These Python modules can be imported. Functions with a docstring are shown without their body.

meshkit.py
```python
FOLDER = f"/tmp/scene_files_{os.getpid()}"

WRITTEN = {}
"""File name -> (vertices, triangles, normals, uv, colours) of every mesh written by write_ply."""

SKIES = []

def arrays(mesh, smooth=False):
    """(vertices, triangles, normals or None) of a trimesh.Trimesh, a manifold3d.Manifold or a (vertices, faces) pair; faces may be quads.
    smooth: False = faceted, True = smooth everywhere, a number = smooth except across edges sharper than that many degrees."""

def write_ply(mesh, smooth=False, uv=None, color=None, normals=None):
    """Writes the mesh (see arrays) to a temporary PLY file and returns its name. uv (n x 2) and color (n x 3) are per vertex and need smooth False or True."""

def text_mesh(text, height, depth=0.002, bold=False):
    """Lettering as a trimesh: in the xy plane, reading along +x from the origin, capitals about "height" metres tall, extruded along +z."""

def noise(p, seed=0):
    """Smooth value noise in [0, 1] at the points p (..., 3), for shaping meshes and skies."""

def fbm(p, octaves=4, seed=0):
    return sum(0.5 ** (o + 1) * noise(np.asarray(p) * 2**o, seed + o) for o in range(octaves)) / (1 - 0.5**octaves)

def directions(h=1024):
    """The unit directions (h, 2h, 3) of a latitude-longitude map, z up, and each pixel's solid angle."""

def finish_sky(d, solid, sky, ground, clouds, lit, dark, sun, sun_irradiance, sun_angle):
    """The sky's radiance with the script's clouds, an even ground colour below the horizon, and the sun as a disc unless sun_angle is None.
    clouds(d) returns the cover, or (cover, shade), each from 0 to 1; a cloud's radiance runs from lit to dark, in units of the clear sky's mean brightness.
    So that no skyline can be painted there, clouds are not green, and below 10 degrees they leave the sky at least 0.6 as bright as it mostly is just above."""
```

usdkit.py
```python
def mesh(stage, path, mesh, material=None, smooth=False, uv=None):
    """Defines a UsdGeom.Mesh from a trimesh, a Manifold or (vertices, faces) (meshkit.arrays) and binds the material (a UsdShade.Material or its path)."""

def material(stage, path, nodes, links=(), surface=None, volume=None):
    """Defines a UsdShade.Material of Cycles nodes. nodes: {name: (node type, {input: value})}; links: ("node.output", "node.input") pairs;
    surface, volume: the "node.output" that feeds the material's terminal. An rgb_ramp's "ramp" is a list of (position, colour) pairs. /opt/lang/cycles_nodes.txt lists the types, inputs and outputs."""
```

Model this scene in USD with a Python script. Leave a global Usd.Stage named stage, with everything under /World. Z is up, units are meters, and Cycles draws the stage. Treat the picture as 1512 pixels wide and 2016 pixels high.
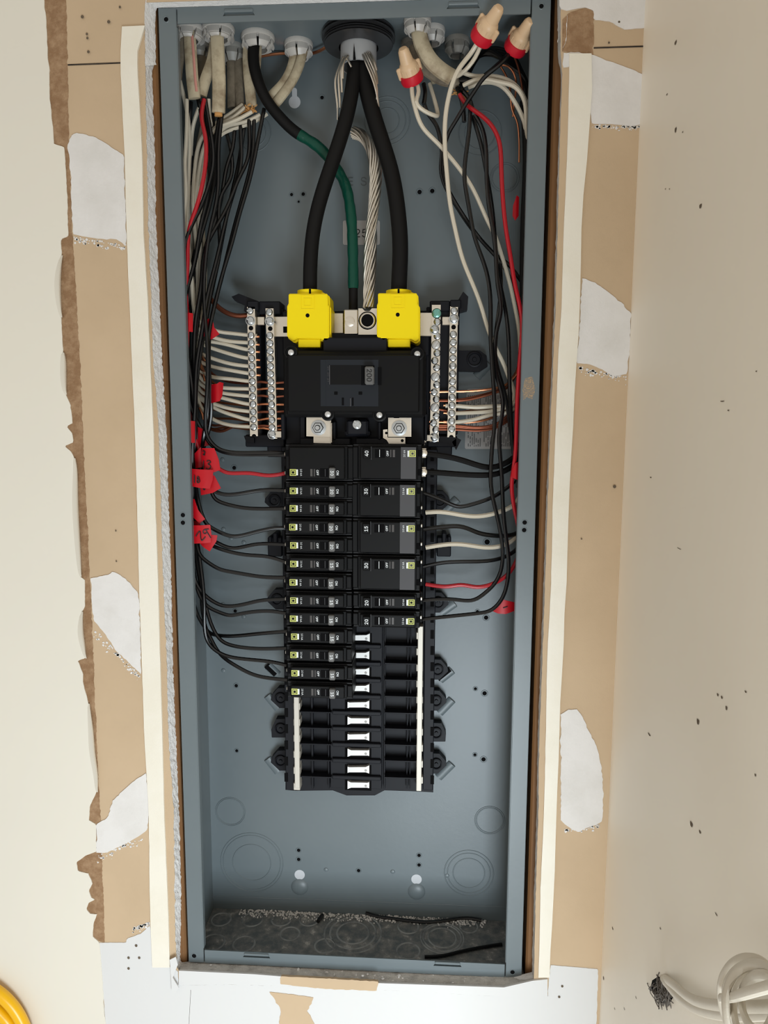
import math, random
import numpy as np, trimesh, shapely, manifold3d as m3
from shapely.geometry import Polygon, Point, LineString
from scipy.interpolate import CubicSpline
import usdkit, meshkit
from pxr import Usd, UsdGeom, UsdLux, Gf, UsdShade

rnd = random.Random(7)
rng = np.random.default_rng(7)
stage = Usd.Stage.CreateInMemory()
UsdGeom.SetStageUpAxis(stage, 'Z'); UsdGeom.SetStageMetersPerUnit(stage, 1.0)
UsdGeom.Xform.Define(stage, '/World')
stage.SetDefaultPrim(stage.GetPrimAtPath('/World'))

# ---------------------------------------------------------------- camera, light, exposure
CP = np.array([.0755, -.7252, .1069]); PITCH, YAW, ROLL, FPX = .1261, -.0602, .0041, 1450.
cp, sp, cy, sy = math.cos(PITCH), math.sin(PITCH), math.cos(YAW), math.sin(YAW)
CF = np.array([sy*cp, cy*cp, -sp]); r0 = np.array([cy, -sy, 0]); u0 = np.cross(r0, CF)
CR = math.cos(ROLL)*r0 + math.sin(ROLL)*u0; CU = -math.sin(ROLL)*r0 + math.cos(ROLL)*u0
cam = UsdGeom.Camera.Define(stage, '/World/camera')
M = Gf.Matrix4d(*CR, 0, *CU, 0, *(-CF), 0, *CP, 1)
cam.AddTransformOp().Set(M)
cam.CreateHorizontalApertureAttr(36.0); cam.CreateFocalLengthAttr(36.0*FPX/1512)
cam.CreateClippingRangeAttr(Gf.Vec2f(.02, 100))
cam.CreateExposureAttr(0.04)

dome = UsdLux.DomeLight.Define(stage, '/World/room_ambience')
dome.CreateIntensityAttr(.20); dome.CreateColorAttr(Gf.Vec3f(1.0, .93, .83))
win = UsdLux.RectLight.Define(stage, '/World/window_daylight')
win.CreateWidthAttr(.38); win.CreateHeightAttr(.52); win.CreateIntensityAttr(15.5); win.CreateColorAttr(Gf.Vec3f(.83, .93, 1.0))
def aim(prim, pos, target):
    pos, target = np.array(pos, float), np.array(target, float)
    f = target - pos; f /= np.linalg.norm(f); r = np.cross(f, [0, 0, 1.]); r /= np.linalg.norm(r); u = np.cross(r, f)
    UsdGeom.Xformable(prim).AddTransformOp().Set(Gf.Matrix4d(*r, 0, *u, 0, *(-f), 0, *pos, 1))
aim(win, (.25, -.95, -.63), (.05, 0, -.42))

# ---------------------------------------------------------------- helpers
def P(u, v, y):
    d = CF + CR*(u-756)/FPX + CU*(1008-v)/FPX
    return CP + d*(y-CP[1])/d[1]
def Pz(u, v, z):
    d = CF + CR*(u-756)/FPX + CU*(1008-v)/FPX
    return CP + d*(z-CP[2])/d[2]
def Px(u, v, x):
    d = CF + CR*(u-756)/FPX + CU*(1008-v)/FPX
    return CP + d*(x-CP[0])/d[0]
def X(u, v, y): return P(u, v, y)[0]
def Z(u, v, y): return P(u, v, y)[2]

used = {}
def path_for(name, parent):
    base = str(parent.GetPath()) if parent is not None else '/World'
    n = used.get((base, name), 0); used[(base, name)] = n+1
    return f'{base}/{name}' + (f'_{n:03d}' if n else '')
def tag(p, label=None, cat=None, group=None, kind=None):
    for k, v in (('label', label), ('category', cat), ('group', group), ('kind', kind)):
        if v: p.SetCustomDataByKey(k, v)
    return p
def thing(name, label, cat, loc=(0, 0, 0), rot=None, group=None, kind=None):
    x = UsdGeom.Xform.Define(stage, path_for(name, None)); x.AddTranslateOp().Set(Gf.Vec3d(*map(float, loc)))
    if rot: x.AddRotateXYZOp().Set(Gf.Vec3f(*rot))
    return tag(x.GetPrim(), label, cat, group, kind)
def join(parts):
    vs, fs, n = [], [], 0
    for p in parts:
        v, f, _ = meshkit.arrays(p)
        vs.append(v); fs.append(f+n); n += len(v)
    return trimesh.Trimesh(np.vstack(vs), np.vstack(fs), process=False)
def obj(name, mesh, mat, parent=None, label=None, cat=None, group=None, kind=None, smooth=30):
    if isinstance(mesh, list): mesh = join(mesh)
    v, f, _ = meshkit.arrays(mesh)
    if parent is None:                       # a top-level mesh gets its own origin at its middle
        c = (v.min(0)+v.max(0))/2
        pr = usdkit.mesh(stage, path_for(name, None), trimesh.Trimesh(v-c, f, process=False), mat, smooth=smooth)
        pr.AddTranslateOp().Set(Gf.Vec3d(*map(float, c)))
    else:
        pr = usdkit.mesh(stage, path_for(name, parent), trimesh.Trimesh(v, f, process=False), mat, smooth=smooth)
    return tag(pr.GetPrim(), label, cat, group, kind)
def dup(root, loc, rot=None, label=None, group=None):
    was = root.GetCustomData()
    name = root.GetName().rsplit('_', 1)[0] if root.GetName()[-3:].isdigit() else root.GetName()
    r = thing(name, label or was['label'], was['category'], loc, rot, group or was.get('group'))
    r.GetReferences().AddInternalReference(root.GetPath()); r.SetInstanceable(True)
    return r
def cbox(x0, x1, y0, y1, z0, z1, b=.0004):
    b = min(b, abs(x1-x0)*.3, abs(y1-y0)*.3, abs(z1-z0)*.3)
    pts = []
    for x, sx in ((x0, 1), (x1, -1)):
        for y, sy_ in ((y0, 1), (y1, -1)):
            for z, sz in ((z0, 1), (z1, -1)):
                pts += [(x, y+sy_*b, z+sz*b), (x+sx*b, y, z+sz*b), (x+sx*b, y+sy_*b, z)]
    return trimesh.Trimesh(np.array(pts)).convex_hull
def pbox(ua, va, ub, vb, y0, y1, b=.0004):
    """an axis-aligned box whose front face (depth y0) spans two picture corners"""
    um, vm = (ua+ub)/2, (va+vb)/2
    return cbox(X(ua, vm, y0), X(ub, vm, y0), y0, y1, Z(um, vb, y0), Z(um, va, y0), b)
def ext(poly, y0, y1):
    """shapely polygon in (x, z) extruded from depth y0 back to y1"""
    out = []
    for g in getattr(poly, 'geoms', [poly]):
        if g.is_empty or g.area < 1e-10: continue
        m = trimesh.creation.extrude_polygon(g, y1-y0, engine='earcut')
        v = np.array(m.vertices); out.append(trimesh.Trimesh(np.c_[v[:, 0], y1-v[:, 2], v[:, 1]], m.faces, process=False))
    return join(out)
def ppoly(px, y): return Polygon([P(u, v, y)[[0, 2]] for u, v in px]).buffer(0)
def slab(px, y0, y1): return ext(ppoly(px, y0), y0, y1)
def rough(pts, amp, step, seed=0):
    """jagged version of a polyline of (x, z) points"""
    ls = LineString(pts); n = max(2, int(ls.length/step)); r = np.random.default_rng(seed)
    out = []
    for i in range(n+1):
        p = ls.interpolate(i/n, normalized=True)
        q = np.array([p.x, p.y]); k = (meshkit.fbm(np.array([[q[0]*180, q[1]*180, seed*3.1]]), 4, seed)[0]-.5)*2
        out.append(tuple(q + amp*(k*np.array([1, .35]) + .25*r.normal(size=2)*np.array([1, .5]))))
    return out
def lathe(profile, n=32, axis='y', at=(0, 0, 0), hollow=False):
    """profile: (radius, height) pairs; the height runs along the axis"""
    pr = np.array(profile, float); a = np.linspace(0, 2*np.pi, n, endpoint=False)
    v = np.array([[r*math.cos(t), r*math.sin(t), h] for r, h in pr for t in a]); f = []
    for i in range(len(pr)-1):
        for j in range(n):
            k = (j+1) % n; f += [[i*n+j, i*n+k, (i+1)*n+k], [i*n+j, (i+1)*n+k, (i+1)*n+j]]
    if hollow:
        e = (len(pr)-1)*n
        for j in range(n):
            k = (j+1) % n; f += [[e+j, e+k, k], [e+j, k, j]]
    for i, s in ((0, 1), (len(pr)-1, -1)):
        if pr[i, 0] > 1e-9 and not hollow:
            v = np.vstack([v, [[0, 0, pr[i, 1]]]]); c = len(v)-1
            for j in range(n):
                k = (j+1) % n; f.append([c, i*n+k, i*n+j] if s > 0 else [c, i*n+j, i*n+k])
    m = trimesh.Trimesh(v, f, process=False)
    if axis == 'y': m.vertices = np.c_[m.vertices[:, 0], m.vertices[:, 2], -m.vertices[:, 1]]
    if axis == 'x': m.vertices = np.c_[m.vertices[:, 2], m.vertices[:, 1], -m.vertices[:, 0]]
    m.vertices = m.vertices + np.array(at); m.merge_vertices()
    m.update_faces(m.nondegenerate_faces())
    if m.volume < 0: m.invert()
    return m
def ring(u, v, rpx, y, w=.0008, h=.0005, n=40, squash=1.):
    c = P(u, v, y); r = rpx/(FPX/np.dot(c-CP, CF))
    return lathe([(r-w, 0), (r-w*.4, -h), (r+w*.4, -h), (r+w, 0)], n, 'y', c, True)
def disc(u, v, rpx, y, h=.0003, n=20):
    c = P(u, v, y); r = rpx/(FPX/np.dot(c-CP, CF))
    return lathe([(r, 0), (r*.9, -h)], n, 'y', c)
def spline(pts, step=.004):
    pts = np.array(pts, float)
    d = np.sqrt(np.linalg.norm(np.diff(pts, axis=0), axis=1)); keep = np.r_[True, d > 1e-4]; pts = pts[keep]
    t = np.r_[0, np.cumsum(np.sqrt(np.linalg.norm(np.diff(pts, axis=0), axis=1)))]
    if len(pts) == 2: return np.linspace(pts[0], pts[1], 8)
    cs = CubicSpline(t, pts, bc_type='natural'); L = np.linalg.norm(np.diff(pts, axis=0), axis=1).sum()
    return cs(np.linspace(0, t[-1], max(8, int(L/step))))
def tube(path, r, n=8, flat=1., up=(0, 1, 0)):
    """a swept tube; flat < 1 squashes the section along 'up'; r may be an array along the path"""
    p = np.asarray(path, float); t = np.gradient(p, axis=0); t /= np.linalg.norm(t, axis=1, keepdims=True)
    r = np.broadcast_to(np.asarray(r, float), len(p))
    N = np.zeros_like(p); up = np.array(up, float)
    a = up - t[0]*np.dot(up, t[0]); a = a/np.linalg.norm(a) if np.linalg.norm(a) > 1e-6 else np.cross(t[0], [1, 0, 0])
    N[0] = a/np.linalg.norm(a)
    for i in range(1, len(p)):
        a = (up if flat != 1. else N[i-1]); a = a - t[i]*np.dot(a, t[i])
        N[i] = a/np.linalg.norm(a) if np.linalg.norm(a) > 1e-6 else N[i-1]
    B = np.cross(t, N); an = np.linspace(0, 2*np.pi, n, endpoint=False)
    v = (p[:, None] + r[:, None, None]*(np.cos(an)[None, :, None]*N[:, None]*flat + np.sin(an)[None, :, None]*B[:, None])).reshape(-1, 3)
    i = np.arange(len(p)-1)[:, None]*n; j = np.arange(n)[None, :]; k = (j+1) % n
    f = np.vstack([np.stack([i+j, i+n+k, i+k], -1).reshape(-1, 3), np.stack([i+j, i+n+j, i+n+k], -1).reshape(-1, 3)])
    c0, c1 = len(v), len(v)+1; v = np.vstack([v, p[0], p[-1]]); e = (len(p)-1)*n; j = np.arange(n); k = (j+1) % n
    f = np.vstack([f, np.stack([np.full(n, c0), j, k], -1), np.stack([np.full(n, c1), e+k, e+j], -1)])
    m = trimesh.Trimesh(v, f, process=False)
    if m.volume < 0: m.invert()
    return m
def wp(pts): return [P(*p) for p in pts]
def moved(m, loc=(0, 0, 0), R=None):
    v, f, _ = meshkit.arrays(m); v = np.array(v)
    if R is not None: v = v @ np.array(R, float).T
    return trimesh.Trimesh(v+np.array(loc), f, process=False)
def text(s, h, loc, read, up, depth=.00012, bold=False):
    """lettering reading along 'read' with tops along 'up', centred at loc"""
    m = meshkit.text_mesh(s, h, depth, bold); v = np.array(m.vertices); c = (v.min(0)+v.max(0))/2; c[2] = 0; v = v-c
    read, up = np.array(read, float), np.array(up, float); nrm = np.cross(read, up)
    return trimesh.Trimesh(np.array(loc) + v[:, :1]*read + v[:, 1:2]*up + v[:, 2:]*nrm, m.faces, process=False)
def mdiff(a, b):
    def mf(x):
        v, f, _ = meshkit.arrays(x); return m3.Manifold(m3.Mesh(v.astype(np.float32), f.astype(np.uint32)))
    return mf(a) - mf(b)

# ---------------------------------------------------------------- materials
def mat(name, col, rough_=.5, metal=0., noise=None, bump=None, coat=0., spec=.5):
    """noise: (scale, second colour, low, high); bump: (scale, distance)"""
    n = {'p': ('principled_bsdf', dict(base_color=col, roughness=rough_, metallic=metal, coat_weight=coat, specular_ior_level=spec))}; l = []
    if noise or bump: n['g'] = ('texture_coordinate', {})
    if noise:
        n['n'] = ('noise_texture', dict(scale=noise[0], detail=5., roughness=.62)); n['r'] = ('rgb_ramp', dict(ramp=[(noise[2], col), (noise[3], noise[1])]))
        l += [('g.object', 'n.vector'), ('n.fac', 'r.fac'), ('r.color', 'p.base_color')]
    if bump:
        n['bn'] = ('noise_texture', dict(scale=bump[0], detail=6., roughness=.6)); n['b'] = ('bump', dict(strength=1., distance=bump[1]))
        l += [('g.object', 'bn.vector'), ('bn.fac', 'b.height'), ('b.normal', 'p.normal')]
    return usdkit.material(stage, '/World/Looks/'+name, n, l, surface='p.BSDF')
GREY = mat('grey_enamel', (.138, .168, .181), .39, noise=(14, (.126, .155, .168), .3, .75), bump=(220, .00006))
BLACKP = mat('black_plastic', (.0045, .0047, .0052), .48, spec=.16, bump=(900, .00003))
BLACKM = mat('moulded_base_plastic', (.0065, .0072, .0105), .5, spec=.2, bump=(700, .00003))
FACEP = mat('breaker_face_plastic', (.007, .0075, .0085), .5, spec=.2)
LABELP = mat('grey_label_panel', (.065, .065, .07), .5, spec=.3)
BLUEP = mat('breaker_label_dark_blue', (.014, .017, .022), .45, spec=.2)
VOID = mat('dark_hole', (.004, .004, .0045), .9, spec=.1)
BLACKW = mat('black_insulation', (.004, .004, .0045), .24, spec=.5)
RUBBER = mat('heavy_black_insulation', (.0045, .0042, .0042), .6, spec=.2, bump=(600, .00004))
WHITEW = mat('white_insulation', (.61, .55, .44), .40)
REDW = mat('red_insulation', (.40, .009, .017), .32, spec=.4)
REDT = mat('red_tape', (.46, .004, .011), .36, spec=.3)
GREENT = mat('green_tape', (.001, .058, .036), .36, spec=.3, bump=(180, .0006))
COPPER = mat('copper', (.62, .25, .13), .33, 1.)
DCOPPER = mat('tarnished_copper', (.24, .075, .04), .42, .8)
ZINC = mat('zinc_screw', (.58, .62, .65), .27, 1.)
TIN = mat('tinned_bar', (.78, .73, .64), .34, 1., bump=(300, .00004))
BRIGHT = mat('bright_tinned_stab', (.60, .595, .58), .5, .55)
STRAND = mat('aluminium_strand', (.72, .68, .61), .34, 1.)
YELLOW = mat('yellow_plastic', (.90, .70, .001), .45, spec=.25)
YCORD = mat('yellow_cord_jacket', (.85, .46, .003), .28)
CONNW = mat('white_nylon', (.52, .50, .47), .38)
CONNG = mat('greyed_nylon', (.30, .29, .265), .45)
PVC = mat('grey_pvc', (.36, .37, .38), .45)
LOCKN = mat('dark_locknut', (.10, .10, .105), .28, .8)
SHEATH = mat('aged_cable_jacket', (.50, .43, .30), .55, noise=(55, (.20, .14, .08), .44, .74), bump=(150, .0004))
SHEATHD = mat('dirty_cable_jacket', (.24, .20, .145), .6, noise=(60, (.10, .08, .055), .42, .75), bump=(150, .0005))
SHEATHP = mat('pink_marked_jacket', (.60, .27, .22), .55)
NMW = mat('white_cable_jacket', (.60, .55, .46), .48, bump=(120, .0003))
PAPERF = mat('brown_paper_filler', (.55, .28, .09), .8)
NUT = mat('tan_wire_nut', (.66, .46, .28), .42)
NUTR = mat('red_wire_nut_skirt', (.55, .006, .022), .36)
YGREEN = mat('yellow_green_print', (.60, .64, .16), .5)
PRINT = mat('white_print', (.80, .84, .85), .5)
PRINTB = mat('black_print', (.01, .01, .01), .5)
HGREY = mat('grey_handle_tip', (.13, .13, .128), .45, spec=.3)
SMOKE = mat('smoky_window', (.075, .072, .072), .22)
STICK = mat('grey_sticker', (.37, .36, .35), .55)
STICKP = mat('sticker_small_print', (.12, .12, .12), .6)
TEAL = mat('green_bonding_screw', (.22, .52, .46), .28, .9)
SHINEW = mat('pale_surface_behind', (.55, .57, .60), .6)
PAINT = mat('cream_wall_paint', (.76, .725, .63), .42, noise=(2.2, (.72, .69, .61), .35, .75), bump=(60, .0002))
PAINTR = mat('cream_side_wall_paint', (.87, .81, .70), .45, noise=(3.0, (.84, .775, .665), .35, .75), bump=(50, .0002))  # same cream as the left wall, lightened to make up for weak light
KRAFT = mat('drywall_paper', (.55, .41, .265), .75, noise=(9, (.50, .37, .235), .35, .7), bump=(350, .00012))
TORN = mat('torn_brown_paper', (.27, .155, .078), .9, noise=(120, (.40, .26, .15), .42, .72), bump=(260, .0012))
CREAM = mat('cream_trim_band', (.80, .76, .66), .5, noise=(16, (.75, .70, .58), .45, .8), bump=(90, .0003))
COMPOUND = mat('joint_compound', (.73, .71, .69), .75, noise=(28, (.66, .64, .61), .4, .7), bump=(70, .0006))
WHITEPAPER = mat('white_drywall_tape', (.66, .66, .655), .6, bump=(40, .0004))
GYPSUM = mat('crumbled_gypsum', (.84, .83, .82), .9, noise=(60, (.62, .59, .55), .58, .9), bump=(260, .0016))
GYPSUMD = mat('dusty_gypsum', (.60, .58, .55), .9, noise=(80, (.30, .28, .26), .48, .8), bump=(140, .002))
def wood(name, c1, c2):
    return usdkit.material(stage, '/World/Looks/'+name, {
        'g': ('texture_coordinate', {}), 'm': ('mapping', dict(scale=(60., 60., 2.5))), 'n': ('noise_texture', dict(scale=1.5, detail=6., distortion=.6)),
        'r': ('rgb_ramp', dict(ramp=[(.3, c1), (.7, c2)])), 'b': ('bump', dict(distance=.0006)), 'p': ('principled_bsdf', dict(roughness=.75))},
        [('g.object', 'm.vector'), ('m.vector', 'n.vector'), ('n.fac', 'r.fac'), ('r.color', 'p.base_color'), ('n.fac', 'b.height'), ('b.normal', 'p.normal')], surface='p.BSDF')
STUD = wood('brown_stud', (.13, .058, .018), (.25, .115, .036))
DARKWOOD = wood('dark_sheathing', (.02, .013, .008), (.045, .03, .018))
mat('dusted_ridge', (.26, .275, .275), .55, noise=(60, (.12, .13, .135), .45, .7))
DUSTY = usdkit.material(stage, '/World/Looks/dusty_enamel', {
    'g': ('texture_coordinate', {}), 'n': ('noise_texture', dict(scale=70., detail=6., roughness=.7)), 'r': ('rgb_ramp', dict(ramp=[(.40, (.10, .115, .12)), (.58, (.20, .20, .19)), (.72, (.55, .53, .49))])),
    'b': ('bump', dict(distance=.0004)), 'p': ('principled_bsdf', dict(roughness=.6))},
    [('g.object', 'n.vector'), ('n.fac', 'r.fac'), ('r.color', 'p.base_color'), ('n.fac', 'b.height'), ('b.normal', 'p.normal')], surface='p.BSDF')

# ---------------------------------------------------------------- the wall around the box
YW = -.012
S = 2.88
wall = thing('wall_back', None, None, kind='structure')
VL = [0, 100, 150, 300, 450, 600, 700, 850, 1000, 1150, 1300, 1450, 1600, 1750, 1850, 1905]
CLL = [240, 237, 237.5, 245, 249, 255, 259, 265.6, 270, 273.6, 279, 284, 292.7, 294.5, 297, 300]
CLR = [285, 270, 271, 279.5, 282, 291, 295, 302, 306, 311, 315, 319.5, 323, 329, 332.6, 334]
GLF = [285, 286, 286, 289, 292, 298, 301, 312.5, 317, 321, 328, 331.6, 342, 344, 345, 349]
GLB = [305, 305, 299, 304, 307, 314, 318, 327, 331.6, 337, 339.6, 345.5, 352, 356, 355, 354]
VR = [-8, 105, 150, 300, 450, 600, 700, 850, 1000, 1150, 1300, 1450, 1600, 1750, 1850, 1925]
GRB = [1098, 1098, 1105, 1099, 1095, 1091, 1087, 1080.5, 1075, 1070, 1064.5, 1058.5, 1056.5, 1051.5, 1049, 1047]
GRF = [1104, 1104, 1107, 1101.5, 1098, 1094, 1090, 1083, 1078, 1073, 1068, 1062, 1060, 1055, 1053, 1051]
CRL = [1121, 1121, 1121, 1117, 1110, 1106, 1099, 1093.6, 1088, 1085, 1077, 1074.6, 1071, 1064, 1062.5, 1060]
CRR = [1165, 1165, 1165, 1156, 1145, 1141.5, 1137, 1127.6, 1119, 1115.5, 1107, 1100.7, 1095.5, 1091, 1085, 1080]
XC = P(1225, 1000, YW)[0]                                   # the inside corner with the side wall
def band(us, vs, y): return [tuple(P(u, v, y)[[0, 2]]) for u, v in zip(us, vs)]
ztop = Z(700, -8, YW)
frontL = rough(band(GLF, VL, YW), .0008, .0025, 1); frontR = rough(band(GRF, VR, YW), .0005, .005, 2)
BOT = [(352, 1910), (500, 1917), (700, 1933), (850, 1938), (992, 1943), (1051, 1929)]
frontB = rough([tuple(P(u, v, YW)[[0, 2]]) for u, v in BOT], .0007, .004, 3)
opening = Polygon([(frontL[0][0], ztop)] + frontL + frontB + frontR[::-1] + [(frontR[0][0], ztop)]).buffer(0)
sheet = Polygon([(-.95, -.95), (XC, -.95), (XC, .9), (-.95, .9)])
obj('drywall_paper', ext(sheet.difference(opening), YW, YW+.0006), KRAFT, wall)
core = sheet.difference(opening.buffer(.0016))
obj('drywall_core', ext(core, YW+.0006, .001), GYPSUM, wall)
def cut_face(front, back, y0, y1, seed, amp, nd=7):
    n = len(front); b = np.array([np.asarray(LineString(back).interpolate(i/(n-1), normalized=True).coords[0]) for i in range(n)])
    f = np.array(front); v = []
    for k in range(nd):
        t = k/(nd-1); q = f*(1-t)+b*t; y = np.full(n, y0+(y1-y0)*t)
        p = np.c_[q[:, 0], y, q[:, 1]]
        if 0 < k: p += amp*((meshkit.fbm(p*np.array([420, 420, 420]), 3, seed)-.5)*2)[:, None]*np.array([1, .6, .5])
        v.append(p)
    v.append(np.c_[f[:, 0], np.full(n, y1), f[:, 1]]+np.array([0, 0, 0])); v = np.array(v)
    idx = np.arange(len(v)*n).reshape(len(v), n); fs = []
    for k in range(nd-1):
        for i in range(n-1):
            a, bb, c, d = idx[k, i], idx[k, i+1], idx[k+1, i+1], idx[k+1, i]; fs += [[a, bb, c], [a, c, d]]
    return trimesh.Trimesh(v.reshape(-1, 3), fs, process=False)
obj('cut_edge', cut_face(frontL, band(GLB, VL, .001), YW+.0003, .002, 5, .0013, 9), GYPSUM, wall, 'crumbled white gypsum edge left of the box', smooth=60)
obj('cut_edge', cut_face(frontR, band(GRB, VR, .001), YW+.0003, .002, 6, .0009), GYPSUMD, wall, smooth=60)
BOTB = [(352, 1893), (500, 1898), (700, 1909), (850, 1915), (1000, 1920), (1047, 1921)]
obj('cut_edge', cut_face(frontB, [tuple(P(u, v, .003)[[0, 2]]) for u, v in BOTB], YW+.0003, .003, 7, .0018), GYPSUMD, wall, 'grey crumbled gypsum ledge under the box', smooth=60)
# painted paper left of the box, its torn edge, and the fibrous strip the tear laid bare
TE = [(85, -10), (91, 42), (94, 115), (97, 135), (98, 194), (105, 264), (106, 283), (126, 290), (128, 312), (132, 382), (134, 465), (120, 470), (121, 503), (118, 555), (120, 625), (124, 694), (127, 701), (129, 746), (129, 777), (139, 798), (142, 833), (131, 840), (143, 854), (144, 871), (127, 878), (139, 888), (146, 902), (150, 920), (152, 975), (155, 1045), (158, 1114), (158, 1135), (167, 1142), (167, 1194), (161, 1204), (162.5, 1242), (165, 1263), (168, 1296), (153, 1301), (163, 1326), (163, 1344), (174, 1385), (182, 1437), (186, 1483), (191, 1524), (190, 1559), (177, 1587), (175, 1615), (189, 1623), (189, 1677), (170, 1684), (150, 1698), (153, 1715), (174, 1720), (182, 1740), (175, 1753), (179, 1767), (187, 1771), (174, 1778), (170, 1790), (177, 1799), (191, 1800), (184, 1819), (182, 1844), (194, 1854), (196, 1858), (201, 1924), (205, 1997), (212, 2040), (220, 2200)]
tear = [tuple(P(u, v, YW-.0012)[[0, 2]]) for u, v in TE]; tear_r = rough(tear, .0005, .0025, 9)
obj('painted_paper', ext(Polygon([(-.95, .9), (tear_r[0][0], .9)] + tear_r + [(tear_r[-1][0], -.95), (-.95, -.95)]).buffer(0), YW-.0012, YW), PAINT, wall, 'cream painted paper ending in a torn edge left of the box')
TB = [(130, -10), (136, 280), (143, 470), (157, 700), (163, 850), (170, 1000), (177, 1135), (180, 1200), (187, 1380), (195, 1560), (199, 1620), (201, 1700), (206, 1856)]
inner = [(u-14, v) for u, v in TE if v < 1850]
obj('torn_fibre', ext(Polygon([tuple(P(u, v, YW)[[0, 2]]) for u, v in inner] + rough([tuple(P(u, v, YW)[[0, 2]]) for u, v in TB[::-1]], .0009, .002, 11)).buffer(0), YW-.0003, YW), TORN, wall, 'rough brown strip where the paper was torn off')
# curled lips of the torn paint layer
for seg in ([t for t in TE if 640 < t[1] < 780], [t for t in TE if 890 < t[1] < 1136], [t for t in TE if 1200 < t[1] < 1297], [t for t in TE if 1380 < t[1] < 1565], [t for t in TE if 480 < t[1] < 630]):
    pts = spline([P(u, v, YW-.0016) for u, v in seg], .004); n = len(pts); v = []
    for i, p in enumerate(pts):
        k = max(0., math.sin(math.pi*i/(n-1)))**.6
        v += [p+np.array([-.006*k-.0008, .0009, 0]), p+np.array([-.002*k, -.0002-.0012*k, 0]), p+np.array([.0012, -.0008-.0034*k, 0]), p+np.array([.0016, -.0002-.0022*k, 0]), p+np.array([.0006, .0006, 0])]
    f = [[i*5+j, (i+1)*5+j, (i+1)*5+j+1] for i in range(n-1) for j in range(4)] + [[i*5+j, (i+1)*5+j+1, i*5+j+1] for i in range(n-1) for j in range(4)]
    obj('curled_paper_lip', trimesh.Trimesh(v, f, process=False), PAINT, wall, smooth=50)
# cream bands that frame the opening
bl = [tuple(P(u, v, YW-.0024)[[0, 2]]) for u, v in list(zip(CLL, VL))[1:]]; br = [tuple(P(u, v, YW-.0024)[[0, 2]]) for u, v in list(zip(CLR, VL))[1:]]
topl = [tuple(P(u, v, YW-.0024)[[0, 2]]) for u, v in ((285, 50), (240, 52))]
obj('cream_band', ext(Polygon(topl + rough(bl, .0003, .01, 13) + rough(br, .0003, .01, 14)[::-1]).buffer(0), YW-.0024, YW), CREAM, wall, 'cream painted band left of the box')
bl = [tuple(P(u, v, YW-.0024)[[0, 2]]) for u, v in list(zip(CRL, VR))[1:]]; br = [tuple(P(u, v, YW-.0024)[[0, 2]]) for u, v in list(zip(CRR, VR))[1:]]
obj('cream_band', ext(Polygon(rough(bl, .0003, .01, 15) + rough(br, .0012, .03, 16)[::-1]).buffer(0), YW-.0024, YW), CREAM, wall, 'cream painted band right of the box')
obj('cream_band', slab([(352, 1911), (500, 1918), (700, 1934), (850, 1939), (992, 1944), (1048, 1931), (1078, 1928), (1078, 1965), (990, 1962), (700, 1946), (450, 1938), (352, 1940)], YW-.0022, YW), WHITEPAPER, wall, 'whitened band under the box')
# seams of the boards
for a, b in (((134, 128), (237, 124)), ((1169, 94.5), (1277, 91)), ((376, 1948), (371, 2040))):
    obj('board_joint', tube([P(*a, YW), P(*b, YW)], .0007, 6), DARKWOOD, wall)
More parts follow.
